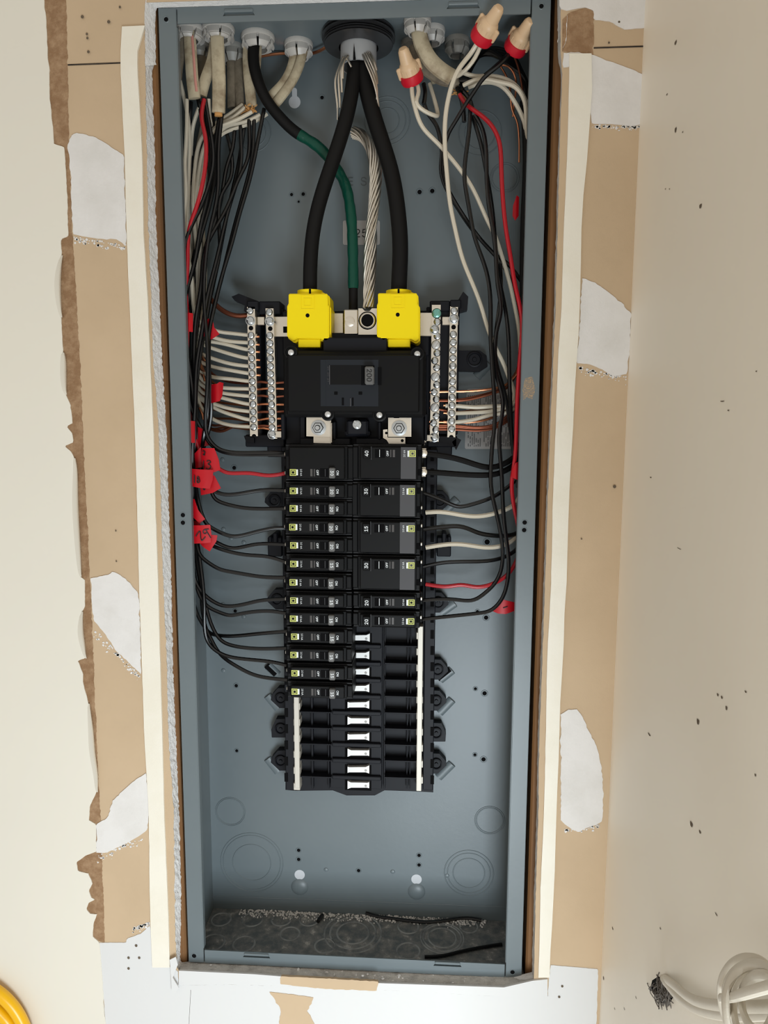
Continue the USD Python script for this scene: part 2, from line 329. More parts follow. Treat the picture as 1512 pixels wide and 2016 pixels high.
# patches of joint compound
def patch(pts, seed, amp=.0012, t=.0009, m=COMPOUND, label=None):
    r = rough([tuple(P(u, v, YW-t)[[0, 2]]) for u, v in pts + pts[:1]], amp, .003, seed)
    obj('compound_patch', ext(Polygon(r).buffer(.0004).buffer(-.0004).buffer(0), YW-t, YW), m, wall, label)
def z(o, pts): return [(o[0]+a/S, o[1]+b/S) for a, b in pts]
patch(z((0, 0), [(405, 770), (440, 750), (520, 775), (600, 810), (700, 880), (705, 1000), (715, 1390), (650, 1355), (580, 1355), (480, 1340), (415, 1330), (405, 1100), (395, 900), (380, 830)]), 21)
patch(z((0, 680), [(515, 1320), (615, 1300), (640, 1280), (680, 1300), (730, 1345), (785, 1400), (795, 1600), (800, 1865), (750, 1820), (650, 1720), (600, 1640), (530, 1560), (520, 1450)]), 22)
patch(z((0, 1316), [(825, 595), (770, 630), (700, 690), (640, 750), (605, 850), (560, 875), (545, 890), (548, 1045), (600, 1045), (700, 1000), (800, 945), (835, 915), (845, 750)]), 23)
patch(z((1020, 0), [(235, -30), (735, -30), (735, 155), (600, 165), (520, 120), (430, 110), (430, 60), (380, 40), (280, 60), (240, 50)]), 24)
patch(z((1020, 0), [(260, 300), (310, 295), (420, 310), (500, 340), (650, 395), (726, 435), (715, 700), (650, 715), (560, 705), (420, 700), (400, 500), (300, 380), (255, 380)]), 25)
patch(z((1020, 0), [(365, 1575), (430, 1600), (520, 1660), (600, 1730), (640, 1780), (632, 2000), (615, 2120), (540, 2135), (480, 2095), (400, 2065), (330, 2060), (345, 1900)]), 26)
patch(z((1000, 1316), [(300, 260), (340, 235), (395, 230), (420, 270), (470, 370), (510, 460), (530, 560), (540, 700), (535, 860), (510, 885), (440, 905), (400, 930), (350, 905), (300, 860), (300, 560)]), 27)
obj('torn_fibre', ext(Polygon(rough([tuple(P(u, v, YW-.0005)[[0, 2]]) for u, v in z((1020, 0), [(255, 110), (290, 70), (400, 40), (432, 70), (425, 310), (320, 300), (250, 290)])], .0012, .003, 31)).buffer(0), YW-.0005, YW), TORN, wall)
lump = lambda us, seed: obj('compound_lump', cut_face(rough([tuple(P(u, v, YW-.001)[[0, 2]]) for u, v in us[0]], .0008, .003, seed), [tuple(P(u, v, .001)[[0, 2]]) for u, v in us[1]], YW-.001, .001, seed, .002), GYPSUM, wall, smooth=60)
lump(([(1118, 30), (1116, 55), (1115, 80), (1106, 100)], [(1099, 30), (1098, 55), (1099, 80), (1100, 103)]), 41)
lump(([(287, -5), (285, 30), (285, 60), (286, 130)], [(309, -5), (307, 30), (305, 60), (308, 128)]), 42)
# white sheet across the bottom, with bare patches
wl = [(196, 1856), (248, 1856), (250, 1848), (278, 1838), (295, 1822), (299, 1850), (300, 1903), (336, 1903), (350, 1912), (352, 1940), (450, 1938), (700, 1946), (990, 1962), (1078, 1962), (1084, 1900), (1178, 1908), (1174, 2016), (1168, 2200), (222, 2200), (210, 2040), (201, 1924)]
patch(wl, 43, .0006, .0006, WHITEPAPER, 'white sheet under the opening')
patch(z((340, 1560), [])or [(554, 1922), (745, 1932), (742, 1951), (640, 1947), (550, 1938)], 44, .0014, .0026, KRAFT)
patch([(530, 1953), (575, 1958), (618, 1964), (606, 1990), (625, 2030), (650, 2060), (545, 2060), (552, 1985)], 45, .0014, .0011, KRAFT)
obj('paper_flap', join([slab([(334, 1890), (346, 1884), (350, 1899), (340, 1925), (352, 1945), (345, 1956), (338, 1954), (337, 1925)], YW-.005, YW-.0042)]), WHITEPAPER, wall)
r_ = np.random.default_rng(77); fl = []
for (ua, va), (ub, vb), sp in (((146, 466), (246, 482), 7), ((185, 1236), (277, 1332), 8), ((192, 1680), (288, 1640), 9), ((262, 1826), (294, 1816), 5), ((1140, 722), (1232, 742), 5), ((1166, 246), (1270, 250), 4), ((1110, 1632), (1180, 1622), 5)):
    for i in range(60):
        t = r_.uniform(); q = P(ua+(ub-ua)*t, va+(vb-va)*t+abs(r_.normal(0, sp)), YW); a = np.linspace(0, 2*np.pi, 6, endpoint=False)+r_.uniform(0, 6); rr = r_.uniform(.0004, .0017)
        fl.append(ext(Polygon([(q[0]+rr*math.cos(x)*r_.uniform(.5, 1.2), q[2]+rr*math.sin(x)*r_.uniform(.4, 1.1)) for x in a]).buffer(0), YW-.0004, YW))
obj('compound_speckle', fl, COMPOUND, wall, kind='stuff')
# nail holes and scuffs in the paper
for u, v, r in ((162, 33, 4), (214, 43, 4), (171, 67, 3), (172, 75, 3), (174, 102, 3.5), (236, 14, 3), (268, 1862, 3.4), (253, 1886, 3.2), (274, 1886, 3.2), (253, 1907, 3.2), (1219, 43, 2.6), (1199, 84, 2.6), (1210, 958, 4), (1107, 1942, 3), (1101, 1963, 3), (1145, 1061, 2), (228, 1045, 2), (229, 1105, 2)):
    obj('nail_hole', disc(u, v, r*.8, YW-.0012, .0001, 10), mat('scuff_brown', (.12, .09, .06), .9) if 'sc' not in used else '/World/Looks/scuff_brown', wall); used['sc'] = 1
# studs and sheathing of the wall cavity
obj('wall_stud', cbox(-.27, -.1842, .0022, .0915, -.93, .88, .002), STUD, wall, 'brown wooden stud left of the box')
obj('wall_stud', cbox(.1855, .30, .0042, .0915, -.93, .88, .002), STUD, wall, 'brown wooden stud right of the box')
obj('cavity_sheathing', cbox(-.30, .33, .092, .10, -.95, .9), DARKWOOD, wall)
obj('cavity_block', cbox(-.184, .185, .0025, .091, -.62, -.4885, .002), GYPSUMD, wall)
obj('cavity_block', cbox(-.184, .185, .0025, .091, .62, .66, .002), DARKWOOD, wall)

side = thing('wall_right', None, None, kind='structure')
obj('painted_paper', cbox(XC, XC+.012, -.44, YW+.013, -.95, .9, .0008), PAINTR, side)
for u, v, a, b in ((1330, 84, 5, 3), (1313, 186, 2, 2), (1330, 256, 7, 2.5), (1344, 260, 2, 1.5), (1310, 372, 2, 1), (1318, 372, 2, 1), (1379, 406, 6, 3), (1468, 1362, 3, 2), (1413, 1368, 4, 2), (1421, 1373, 4, 2), (1430, 1394, 6, 2), (1374, 1421, 8, 3), (1361, 1623, 7, 3.5), (1378, 1638, 4, 2.5), (1410, 1800, 2, 3), (1278, 1446, 2.5, 4), (1300, 1828, 2.5, 1.5), (1206, 1828, 3, 2), (1188, 1926, 5, 1.5), (1229, 1986, 1.6, 2), (1252, 1964, 1.6, 2), (1210, 1986, 1.5, 1.5), (1489, 731, 2, 1.5), (1434, 808, 2, 2), (1281, 940, 2, 2), (1422, 790, 1.5, 5), (1337, 1080, 1, 6), (1487, 1526, 4, 1.5)):
    c = Px(u, v, XC-.0003); k = np.dot(c-CP, CF)/FPX; w, h = b*k*1.2, a*k*.9
    aa = np.linspace(0, 2*np.pi, 10, endpoint=False)
    m = trimesh.Trimesh(np.array([[c[0]-.0001, c[1]+1.6*w*math.cos(t)*(1+.3*math.sin(3*t)), c[2]+h*math.sin(t)*(1+.3*math.cos(2*t))] for t in aa]+[[c[0]-.0003, c[1], c[2]]]), [[i, 10, (i+1) % 10] for i in range(10)], process=False)
    obj('scuff', m, '/World/Looks/scuff_brown', side)

# ---------------------------------------------------------------- the metal box
D, HW, HH = .0887, .181, .4855
box = thing('electrical_panel_box', 'tall grey enamelled steel electrical box recessed in the wall opening', 'electrical panel')
obj('back_plate', cbox(-HW, HW, D, D+.0015, -HH, HH), GREY, box)
obj('side_panel', cbox(-HW, -HW+.0014, .0003, D, -HH, HH), GREY, box)
obj('side_panel', cbox(HW-.0014, HW, .0003, D, -HH, HH), GREY, box)
obj('top_panel', cbox(-HW+.0014, HW-.0014, .0003, D, HH-.0014, HH), GREY, box)
obj('bottom_panel', cbox(-HW+.0014, HW-.0014, .0003, D, -HH, -HH+.0014), DUSTY, box, 'dusty bottom panel')
fw = .0170
for s in (-1, 1):
    a, b = sorted((s*HW, s*(HW-fw)))
    obj('front_flange', [cbox(a, b, 0, .0016, -HH, HH, .0006), cbox(s*(HW-fw)-.0006, s*(HW-fw)+.0006, .0004, .007, -HH+.017, HH-.017, .0004)], GREY, box)
def lip(z0, z1, slots):
    m = ext(Polygon([(-HW+fw+.0012, z0), (HW-fw-.0012, z0), (HW-fw-.0012, z1), (-HW+fw+.0012, z1)]).difference(shapely.union_all([Polygon([(x-.015, zz-.0011), (x+.015, zz-.0011), (x+.0135, zz+.0016), (x-.0135, zz+.0016)]) for x, zz in slots])), .0002, .0016)
    return m
zl = Z(700, 36.5, 0); zb = Z(700, 1885, 0)
ts = [P(470, 28, 0), P(912, 14, 0)]; bs = [P(505, 1884, 0), P(881, 1901, 0)]
obj('top_lip', lip(zl, HH, [(p[0], p[2]) for p in ts]), GREY, box)
obj('bottom_lip', lip(-HH, zb, [(p[0], p[2]) for p in bs]), GREY, box)
for p in ts + bs:
    obj('lip_tab', [cbox(p[0]-.0135, p[0]+.0135, -.0012, .0008, p[2]+.0017, p[2]+.0044, .0008), cbox(p[0]-.018, p[0]+.018, .0022, .003, p[2]-.004, p[2]+.004)], GREY, box)
for u, v in ((327, 38), (1066, 12), (382, 1882), (1009, 1914), (360, 1014), (360, 1029), (1033, 1028.5), (1032, 1043.5)):
    obj('screw_hole', [disc(u, v, 4.2, -.00005, .0002, 16)], VOID, box); obj('hole_rim', ring(u, v, 5.4, 0, .0006, .0003, 20), GREY, box)
for u, v, rs in ((496, 1698, (38, 57, 62)), (454, 1598, (27, 29.5)), (964, 1615, (26, 29)), (923, 1719, (31, 42, 48)), (762, 238, (24, 37, 45)), (993, 350, (24, 28)), (945, 262, (30, 42)), (500, 262, (24, 34))):
    obj('knockout_ring', [ring(u, v, r, D, .0007, .0005, 48) for r in rs], GREY, box)
FZ = -HH+.0014
for u, v, rs in ((435, 1810, (15,)), (497, 1810, (16,)), (554, 1810, (15,)), (609, 1810, (15,)), (695, 1836, (25, 36, 45)), (804, 1824, (16,)), (871, 1846, (22, 30, 34)), (923, 1824, (14,)), (419, 1855, (18,)), (480, 1858, (17,)), (571, 1838, (15,)), (804, 1872, (18,)), (640, 1862, (16,))):
    c = Pz(u, v, FZ); k = np.dot(c-CP, CF)/FPX
    obj('knockout_ring', [lathe([(r*k*1.25-.0012, 0), (r*k*1.25-.0004, .0007), (r*k*1.25+.0004, .0007), (r*k*1.25+.0012, 0)], 36, 'z', c, True) for r in rs], '/World/Looks/dusted_ridge', box)
for u, v, r in ((588, 1674, 4), (588, 1692, 4), (825, 1684, 4), (825, 1703, 4), (706, 1714, 4), (465, 1350, 4), (463, 1203, 4), (954, 1365, 5), (952, 1495, 5), (957, 1216, 5), (959, 1067, 6), (597, 382, 4), (574, 383, 3.5), (826, 378, 5), (851, 376, 5), (634, 192, 4), (461, 921, 4.5), (466, 1478, 3.5), (936, 1356, 3.5), (935, 1486, 3.5), (588, 397, 2.4), (940, 1204, 3.5)):
    obj('screw_hole', [disc(u, v, r*.85, D-.0001, .0002, 14)], VOID, box); obj('hole_rim', ring(u, v, r*1.25, D, .0006, .0004, 20), GREY, box)
for u, v in ((642, 1712), (773, 1716), (438, 905), (440, 1042), (480, 1068), (455, 1060), (480, 1214), (880, 1724), (440, 1320), (439, 1190)):
    c = P(u, v, D); obj('dimple', lathe([(.0028, 0), (.002, -.0008), (.0006, -.0011), (0, -.0011)], 14, 'y', c), GREY, box)
def capsule(a, b, r): return LineString([a, b]).buffer(r)
def keyhole(u, v, s):
    c = P(u, v, D)[[0, 2]]; return Point(c).buffer(.0062).union(capsule(c, (c[0], c[1]+s*.0115), .0026))
for u, v, s in ((580, 201, 1), (590, 1722, -1), (820, 1731, -1)):
    obj('keyhole', ext(keyhole(u, v, s), D-.0002, D), SHINEW, box, 'pale keyhole slot')
    c = P(u, v+(24 if s < 0 else 0), D)
    if s < 0: obj('keyhole_boss', lathe([(.0105, 0), (.0085, -.0018), (.0045, -.0028), (.0, -.003)], 24, 'y', c), GREY, box)
# raised diagonal louvres beside the mounting rail
for a, b, h in (((865, 1403), (890, 1377), 0), ((527, 1369), (548, 1394), 0), ((863, 1530), (890, 1503), 0), ((527, 1493), (548, 1519), 0), ((866, 1338), (890, 1319), 1), ((868, 1206), (895, 1187), 0), ((879, 1003), (900, 983), 0), ((528, 1311), (547, 1329), 1), ((938, 742), (962, 716), 0)):
    pa, pb = P(*a, D), P(*b, D); q = spline([pa, pb]); 
    obj('louvre', tube(q, .0052, 14, .55), GREY, box)
    if h: obj('louvre_gap', tube(q + np.array([-.002, -.0012, .001]), .0034, 10, .6), VOID, box)
obj('bottom_fold', [tube([P(418, 1765, D), P(600, 1770, D), P(996, 1786, D)], .0006, 6), tube([P(418, 1765, D), P(418, 1790, D)], .0007, 6)], GREY, box)
obj('pressed_mark', [text(s, .0085, P(u, 357, D-.0001), (1, 0, 0), (0, 0, 1), .0003) for s, u in (('E', 690), ('S', 716))], mat('pressed_enamel', (.08, .095, .10), .4), box)
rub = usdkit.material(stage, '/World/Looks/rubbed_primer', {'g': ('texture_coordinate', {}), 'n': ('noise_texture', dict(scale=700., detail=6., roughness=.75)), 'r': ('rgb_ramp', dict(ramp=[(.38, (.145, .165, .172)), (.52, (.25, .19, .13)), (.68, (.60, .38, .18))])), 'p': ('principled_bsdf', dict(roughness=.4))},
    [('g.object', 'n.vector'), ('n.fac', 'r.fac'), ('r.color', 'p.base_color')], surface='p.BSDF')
obj('worn_patch', ext(Polygon(rough([tuple(P(u, v, 0)[[0, 2]]) for u, v in [(1033, 745), (1048, 741), (1053, 765), (1049, 786), (1037, 782), (1030, 788), (1029, 768), (1033, 745)]], .0007, .001, 91)).buffer(0), -.00006, 0), rub, box, 'painted orange reflection on the right flange')  # orange reflection on the enamel, painted in as speckled colour on a thin slab
# stickers
def sticker(px, y, name):
    return obj(name, ext(ppoly(px, y).buffer(-.002).buffer(.002), y, D), STICK, box)
sticker([(675, 434), (748, 434), (748, 482), (675, 482)], D-.0002, 'number_sticker')
obj('sticker_number', text('25', .0085, P(711, 459, D-.0003), (1, 0, 0), (0, 0, 1)), PRINTB, box)
sticker([(919, 766), (1008, 762), (1010, 884), (915, 884)], D-.0002, 'ratings_sticker')
bars = []
for c in range(22):
    u = 921+c*3.9
    if c in (7, 14): continue
    v = 778.
    while v < 878:
        L = rnd.uniform(5, 26); bars.append(pbox(u, v, u+1.9, min(v+L, 879), D-.0003, D-.0002, 0)); v += L+rnd.choice((2, 2, 5, 11))
obj('fine_print', bars, STICKP, box, kind='stuff')
# dust and crumbs
def crumbs(n, fn, s0, s1, seed):
    r = np.random.default_rng(seed); out = []
    for i in range(n):
        m = trimesh.creation.icosphere(0, r.uniform(s0, s1)); m.vertices = m.vertices*r.uniform(.4, 1.3, 3) + fn(r); out.append(m)
    return join(out)
def on_floor(r):
    x = r.uniform(-.145, .15); y = D-.001-abs(r.normal(0, .006)); return np.array([x, y, FZ+.0006])
obj('plaster_dust', crumbs(900, on_floor, .0004, .0016, 51), COMPOUND, None, 'white plaster dust along the back edge of the box floor', 'dust', kind='stuff')
obj('plaster_crumbs', crumbs(260, lambda r: np.array([r.uniform(-.165, .175), r.uniform(-.010, .001), -.4875+.001*r.normal()+r.uniform(-.012, 0)*.4]), .0006, .0022, 52), GYPSUM, None, 'broken plaster crumbs on the ledge under the box', 'crumbs', kind='stuff')

# ---------------------------------------------------------------- the black mounting base that carries breakers and bars
def screw_mesh(r, h=.0018, kind='combo', ang=0.):
    c = lathe([(r*.62, .003), (r, .0028), (r, -.0004), (r*.9, -h*.55), (r*.55, -h*.85), (0, -h*.9)] if kind != 'cyl' else [(r, .003), (r, -h)], 20, 'y')
    w = r*.23; bx = []
    if kind in ('combo', 'slot', 'cyl'): bx.append(cbox(-r*1.1, r*1.1, -h*1.2, -h*.25, -w, w, 0))
    if kind == 'combo': bx.append(cbox(-w, w, -h*1.2, -h*.15, -r*.55, r*.55, 0))
    if kind == 'hex': bx.append(lathe([(r*.62, -.001), (r*.62, h*2)], 6, 'y'))
    m = c
    for b in bx:
        v, f, _ = meshkit.arrays(mdiff(m, b)); m = trimesh.Trimesh(v, f)
    t = ang; R = np.array([[math.cos(t), 0, math.sin(t)], [0, 1, 0], [-math.sin(t), 0, math.cos(t)]])
    return moved(m, R=R)
base = thing('breaker_mounting_base', 'black moulded plastic mounting base behind the breakers and terminal bars, fixed to the box back', 'mounting base')
YB = .062
obj('base_plate', ext(ppoly([(566, 862), (562, 1555), (582, 1557), (655, 1556), (682, 1566), (738, 1566), (757, 1556), (818, 1558), (853, 1560), (858, 870)], YB), YB, .080), BLACKM, base)
obj('centre_ridge', pbox(650, 1225, 752, 1552, .0555, YB), BLACKM, base)
for u0_, u1_ in ((612, 616), (801, 803.5), (807, 809.5), (756, 759), (645, 648)): obj('rail_rib', pbox(u0_, 1226, u1_, 1553, YB-.006, YB, .0003), BLACKM, base)
SV = [1256, 1290.5, 1323, 1355.5, 1388, 1419.5, 1451, 1482.5, 1515.5, 1546]
for k, v in enumerate(SV[:-1] + [1531]):
    vm = v+16.5
    if k == 9: continue
    obj('divider', [pbox(757, vm-1.3, 826, vm+1.3, YB-.012, YB, .0003), pbox(654, vm-4, 750, vm+4, .0520, YB, .0008)] + ([pbox(590, vm-3.3, 652, vm-.7, YB-.012, YB, .0003)] if vm > 1385 else []), BLACKM, base)
for k, v in enumerate(SV):
    ua, ub = (684, 727) if k != 0 else (690, 728)
    c = [(ua, v-6), (ua+4, v-5), (ub-7, v-5.5), (ub, v-8.5), (ub, v+7.5), (ub-7, v+5), (ua+4, v+5), (ua, v+6)]
    if k % 2 and k > 3: c = [(ua+ub-a, b) for a, b in c]
    q = Polygon([P(a, b, .050)[[0, 2]] for a, b in c])
    s = obj('bus_stab', ext(q, .050, .058), BRIGHT, base, 'bright tinned bus stab')
    obj('stab_dimple', disc((ub-7 if not k % 2 or k <= 3 else ub-7), v+1.5, 2.6, .0499, .0001, 10), STICK, s)
    obj('stab_slot', pbox(ua-5, v-10, ub+4, v+10, .0553, .0556, 0), VOID, base)
for ua, va, ub, vb in ((579, 1372, 589.5, 1552), (821, 1233, 831.5, 1558)):
    m = [pbox(ua, va, ub, vb, .047, .060, .0006)]
    v = va+12
    while v < vb-10: m.append(pbox(ua-1.3, v, ub+1.3, v+14, .0475, .060, .0006)); v += 31.6
    obj('neutral_rail', m, mat('dull_tinned_rail', (.56, .53, .47), .55, .55) if ua < 600 else '/World/Looks/dull_tinned_rail', base, 'tinned neutral rail strip')
# socketed outer rails
for ua, ub, va, vb in ((836, 857, 885, 1556), (558, 578, 880, 1556)):
    obj('outer_rail', pbox(ua, va, ub, vb, .052, .066, .0008), BLACKM, base)
    v = va+6; m = []
    while v < vb-20: m.append(pbox((ua+ub)/2+(1 if ua > 700 else -8), v, (ua+ub)/2+(8 if ua > 700 else -1), v+17, .0515, .0518, 0)); v += 31.8
    obj('rail_socket', m, VOID, base)
# feet
for u, v, s in ((553, 1374, -1), (553, 1434, -1), (553, 1497, -1), (859, 1379, 1), (859, 1442, 1), (859, 1503, 1), (866, 986, 1), (863, 1186, 1), (541, 985, -1), (546, 1180, -1), (934, 708, 1), (862, 1318, 1)):
    big = 1.25 if u == 934 else 1.
    q = ppoly([(u-s*16, v-20), (u+s*6, v-19), (u+s*19*big, v-4), (u+s*20*big, v+4), (u+s*3, v+20), (u-s*16, v+20)], .078) if v != 1434 and v != 1442 else ppoly([(u-s*16, v-19), (u+s*10, v-18), (u+s*19, v+2), (u+s*18, v+18), (u-s*16, v+18)], .078)
    if u == 934: q = ppoly([(900, 690), (945, 690), (958, 700), (960, 722), (944, 732), (900, 731)], .078)
    f = obj('mounting_foot', ext(q.buffer(-.0008).buffer(.0008), .078, D), BLACKM, base)
    c = P(u, v, .078); r = .0065*big
    obj('foot_boss', lathe([(r, 0), (r, -.0022), (r*.8, -.0026), (r*.72, -.001), (r*.3, -.001), (r*.25, -.0024), (0, -.0024)], 24, 'y', c), BLACKM, f)
for u, s in ((541, -1), (874, 1)):
    obj('mounting_hook', [pbox(u-14, 1058, u+14, 1096, .074, D, .001), pbox(u-4, 1049, u+5, 1070, .070, D, .001), pbox(u+s*10-3, 1056, u+s*10+4, 1070, .071, D, .001)], BLACKM, base)
# carriers around the terminal bars and main breaker
def slabs(name, lst, m=BLACKM, b=.001): obj(name, [pbox(*q, b) for q in lst], m, base)
slabs('bar_carrier', [(486, 592, 509, 610, .050, .080), (509, 593, 552, 618, .055, .080), (497, 606, 514, 858, .060, .084), (527, 606, 560, 858, .062, .084), (483, 856, 560, 880, .056, .084), (526, 872, 572, 900, .06, .086)])
slabs('bar_carrier', [(846, 592, 886, 612, .055, .080), (886, 590, 908, 606, .050, .080), (864, 604, 903, 856, .060, .084), (838, 604, 870, 860, .062, .084), (842, 858, 900, 880, .056, .084), (846, 872, 890, 896, .06, .086)])
obj('carrier_arm', [slab([(456, 584), (470, 578), (506, 592), (506, 612), (480, 612), (482, 600), (462, 592)], .056, .070)], BLACKM, base)
obj('carrier_arm', [slab([(900, 594), (912, 574), (922, 584), (920, 610), (905, 614)], .056, .070)], BLACKM, base)
obj('carrier_arm', slab([(480, 858), (500, 862), (500, 872), (484, 869)], .052, .066), BLACKM, base)
obj('carrier_arm', slab([(900, 862), (908, 866), (898, 886), (890, 870)], .056, .066), BLACKM, base)
slabs('breaker_cradle', [(556, 612, 846, 700, .058, .082), (562, 815, 836, 876, .040, .075), (636, 664, 762, 692, .018, .05), (640, 655, 757, 672, .030, .05)])
slabs('cradle_wall', [(553, 815, 561, 866, .03, .06), (836, 815, 841, 868, .03, .06), (590, 862, 690, 878, .03, .05), (700, 862, 800, 878, .03, .05), (590, 820, 601, 866, .032, .05), (655, 830, 661, 866, .028, .05), (744, 830, 750, 866, .028, .05)])
obj('centre_clip', [pbox(682, 826, 724, 858, .020, .05, .002), pbox(678, 846, 728, 860, .024, .05, .002)], BLACKM, base)
obj('clip_screw', moved(screw_mesh(.0048, .002, 'combo', .9), P(703, 836, .0195)), ZINC, base)

# main bus terminal plates below the main breaker
def bolt(parent, u, v, y):
    c = P(u, v, y)
    obj('washer', lathe([(.0078, 0), (.0078, -.0012), (.0050, -.0016), (.0050, 0)], 28, 'y', c, True), ZINC, parent)
    obj('hex_nut', lathe([(.0058, 0), (.0058, -.0042), (.0050, -.0050), (.0030, -.0050), (.0030, -.0035)], 6, 'y', c), ZINC, parent)
    obj('stud_end', lathe([(.0029, 0), (.0029, -.0075), (.0022, -.0083), (0, -.0083)], 16, 'y', c), ZINC, parent)
tp = thing('bus_terminal', 'square tinned plate with stud and nut below the main breaker, left one', 'terminal')
obj('plate', [slab([(603, 818), (646, 818), (652, 822), (652, 860), (603, 859)], .024, .028), slab([(617, 858), (652, 859), (652, 873), (617, 872)], .028, .034), pbox(650.5, 832, 653.5, 872, .022, .030, .0004)], TIN, tp); bolt(tp, 627, 842, .024)
tp = thing('bus_terminal', 'stepped tinned plate with stud and nut below the main breaker, right one', 'terminal')
obj('plate', [slab([(764, 818), (775, 818), (775, 823), (786, 823), (786, 818), (810, 818), (810, 860), (764, 860)], .024, .028), slab([(754, 846), (763, 845), (763, 861), (798, 861), (798, 874), (766, 874), (761, 866), (754, 862)], .027, .032)], TIN, tp); bolt(tp, 786, 843, .024)
obj('plate_hole', [disc(792, 867.5, 3, .0269, .0001, 12), disc(760.5, 852.5, 2.6, .0269, .0001, 12)], VOID, tp)

# ---------------------------------------------------------------- neutral and ground terminal bars
SCR = {k: screw_mesh(.0033, .0017, 'combo', k*.7) for k in range(5)}
BIG = screw_mesh(.0041, .0022, 'slot', .5); FLATW = screw_mesh(.0042, .0014, 'slot', -1.1); GREENS = screw_mesh(.0047, .0018, 'slot', -1.)
def term_bar(label, top, bot, w, screws, holes, fork):
    y = .050; (ut, vt), (ub, vb) = top, bot
    t = thing('terminal_bar', label, 'terminal bar')
    q = ppoly([(ut-w/2, vt), (ut+w/2, vt), (ub+w/2, vb), (ub-w/2, vb)], y)
    if fork: q = q.difference(Point(P(ub, vb, y)[[0, 2]]).buffer(.0024))
    for u, v, kind in screws: q = q.difference(Point(P(u, v, y)[[0, 2]]).buffer({'s': .0037, 'b': .0044, 'w': .0046, 'g': .0051}[kind]))
    obj('bar_body', ext(q, y, y+.0095), TIN, t)
    obj('bar_recess', slab([(ut-w*.36, vt+4), (ut+w*.36, vt+4), (ub+w*.36, vb-10), (ub-w*.36, vb-10)], y+.0035, y+.009), VOID, t)
    for u, v, kind in screws:
        m, mm = {'s': (SCR[rnd.randrange(5)], ZINC), 'b': (BIG, ZINC), 'w': (FLATW, BRIGHT), 'g': (GREENS, TEAL)}[kind]
        obj('terminal_screw', moved(m, P(u, v, y-.0003)), mm, t)
        if kind == 'b': obj('washer', lathe([(.0050, 0), (.0050, -.0006), (.0042, -.0008)], 20, 'y', P(u, v, y), True), ZINC, t)
    for u, v in holes: obj('screw_hole', disc(u, v, 4.6, y-.0001, .0001, 16), VOID, t)
    return t
lerp = lambda a, b, k: a+(b-a)*k
term_bar('outer tinned terminal bar on the left, taking the white wires', (494, 604), (500, 859), 15.5, [(492, 612, 's'), (493, 631.5, 'b')]+[(lerp(494, 499, k/12), 660.4+15.05*k, 's') for k in range(13)], [(494, 646)], True)
term_bar('inner tinned terminal bar on the left, beside the main breaker', (530.5, 607), (538, 864), 15.5, [(530, 614.5, 's'), (531, 632.5, 'b')]+[(lerp(531, 535.5, k/12), 660.8+15.1*k, 's') for k in range(13)]+[(536, 855.5, 'b')], [(532, 647)], False)
term_bar('inner tinned terminal bar on the right with staggered screws', (859, 600), (855, 869.5), 17.5, [(859.8, 617, 'g'), (861, 633.5, 's'), (856, 649, 'b'), (861, 662, 's'), (858, 679, 'w'), (860.5, 695, 's'), (856, 710, 's'), (859.6, 724, 's'), (857, 742, 'w'), (860, 757.6, 's'), (854.5, 772, 's'), (859, 786, 's'), (856, 802.6, 'w'), (858.7, 819, 's'), (853.5, 832.6, 's'), (858, 846, 's'), (855, 861, 'b')], [], False)
term_bar('outer tinned terminal bar on the right, taking white and bare copper wires', (894, 603), (888.5, 861), 15.5, [(894, 612, 's'), (893.7, 627.5, 'b')]+[(lerp(892.6, 889, k/12), 658.5+15.5*k, 's') for k in range(13)], [(893, 644)], True)
def strap(label, m, screws=()):
    t = thing('bus_strap', label, 'strap'); obj('strap_body', m, TIN, t)
    for u, v, y, r in screws: obj('strap_screw', moved(screw_mesh(r, .0016), P(u, v, y)), ZINC, t)
    return t
s = strap('tinned neutral strap running behind the yellow covers between the two bar pairs', [pbox(541, 623, 568, 663, .056, .0585, .0004), pbox(506, 623, 521, 640, .057, .060, .0006), pbox(656, 616, 676, 663, .050, .053, .0006), pbox(560, 628, 860, 660, .060, .0625, .0005), pbox(824, 615, 851, 662, .052, .0555, .0006), pbox(870, 623, 903, 640, .056, .060, .0006)])
obj('strap_hole', [pbox(557.5, 643, 566, 655, .0558, .0559, 0)], VOID, s)
strap('small tinned jumper clip at the foot of the inner left terminal bar', [pbox(541, 849, 586, 862, .049, .052, .0005), pbox(576, 860, 586, 872, .049, .052, .0005), pbox(570, 849, 585, 862, .046, .052, .0006)], [(577.5, 856, .0455, .0030)])
strap('small tinned clip at the foot of the inner right terminal bar', [pbox(826, 851, 840, 872, .046, .050, .0006), pbox(838, 856, 852, 869, .049, .052, .0005), pbox(830, 846, 837, 877, .048, .052, .0005)], [(833, 860, .0455, .0034)])
# lugs
lug = thing('ground_lug', 'small tinned lug with a slotted screw, under the green taped cable', 'lug')
obj('lug_body', pbox(677, 609, 704.5, 659, .030, .056, .0008), TIN, lug); obj('lug_screw', moved(screw_mesh(.0050, .0012, 'slot', .45), P(688.5, 633, .0297)), TIN, lug)
lug = thing('neutral_lug', 'large tinned lug with a hollow set screw, under the bare twisted cable', 'lug')
q = ppoly([(705.5, 607), (713, 607), (718, 612), (728, 612), (732, 607), (742, 607), (742, 659), (705.5, 659)], .028)
obj('lug_body', ext(q, .028, .056), TIN, lug)
obj('set_screw', lathe([(.0080, .002), (.0080, -.0006), (.0071, -.0014), (.0062, -.0014), (.0056, .003), (0, .0032)], 28, 'y', P(723.5, 631, .028)), TIN, lug)
obj('screw_shadow_gap', lathe([(.0090, -.0002), (.0080, -.0003)], 28, 'y', P(723.5, 631, .028)), VOID, lug)

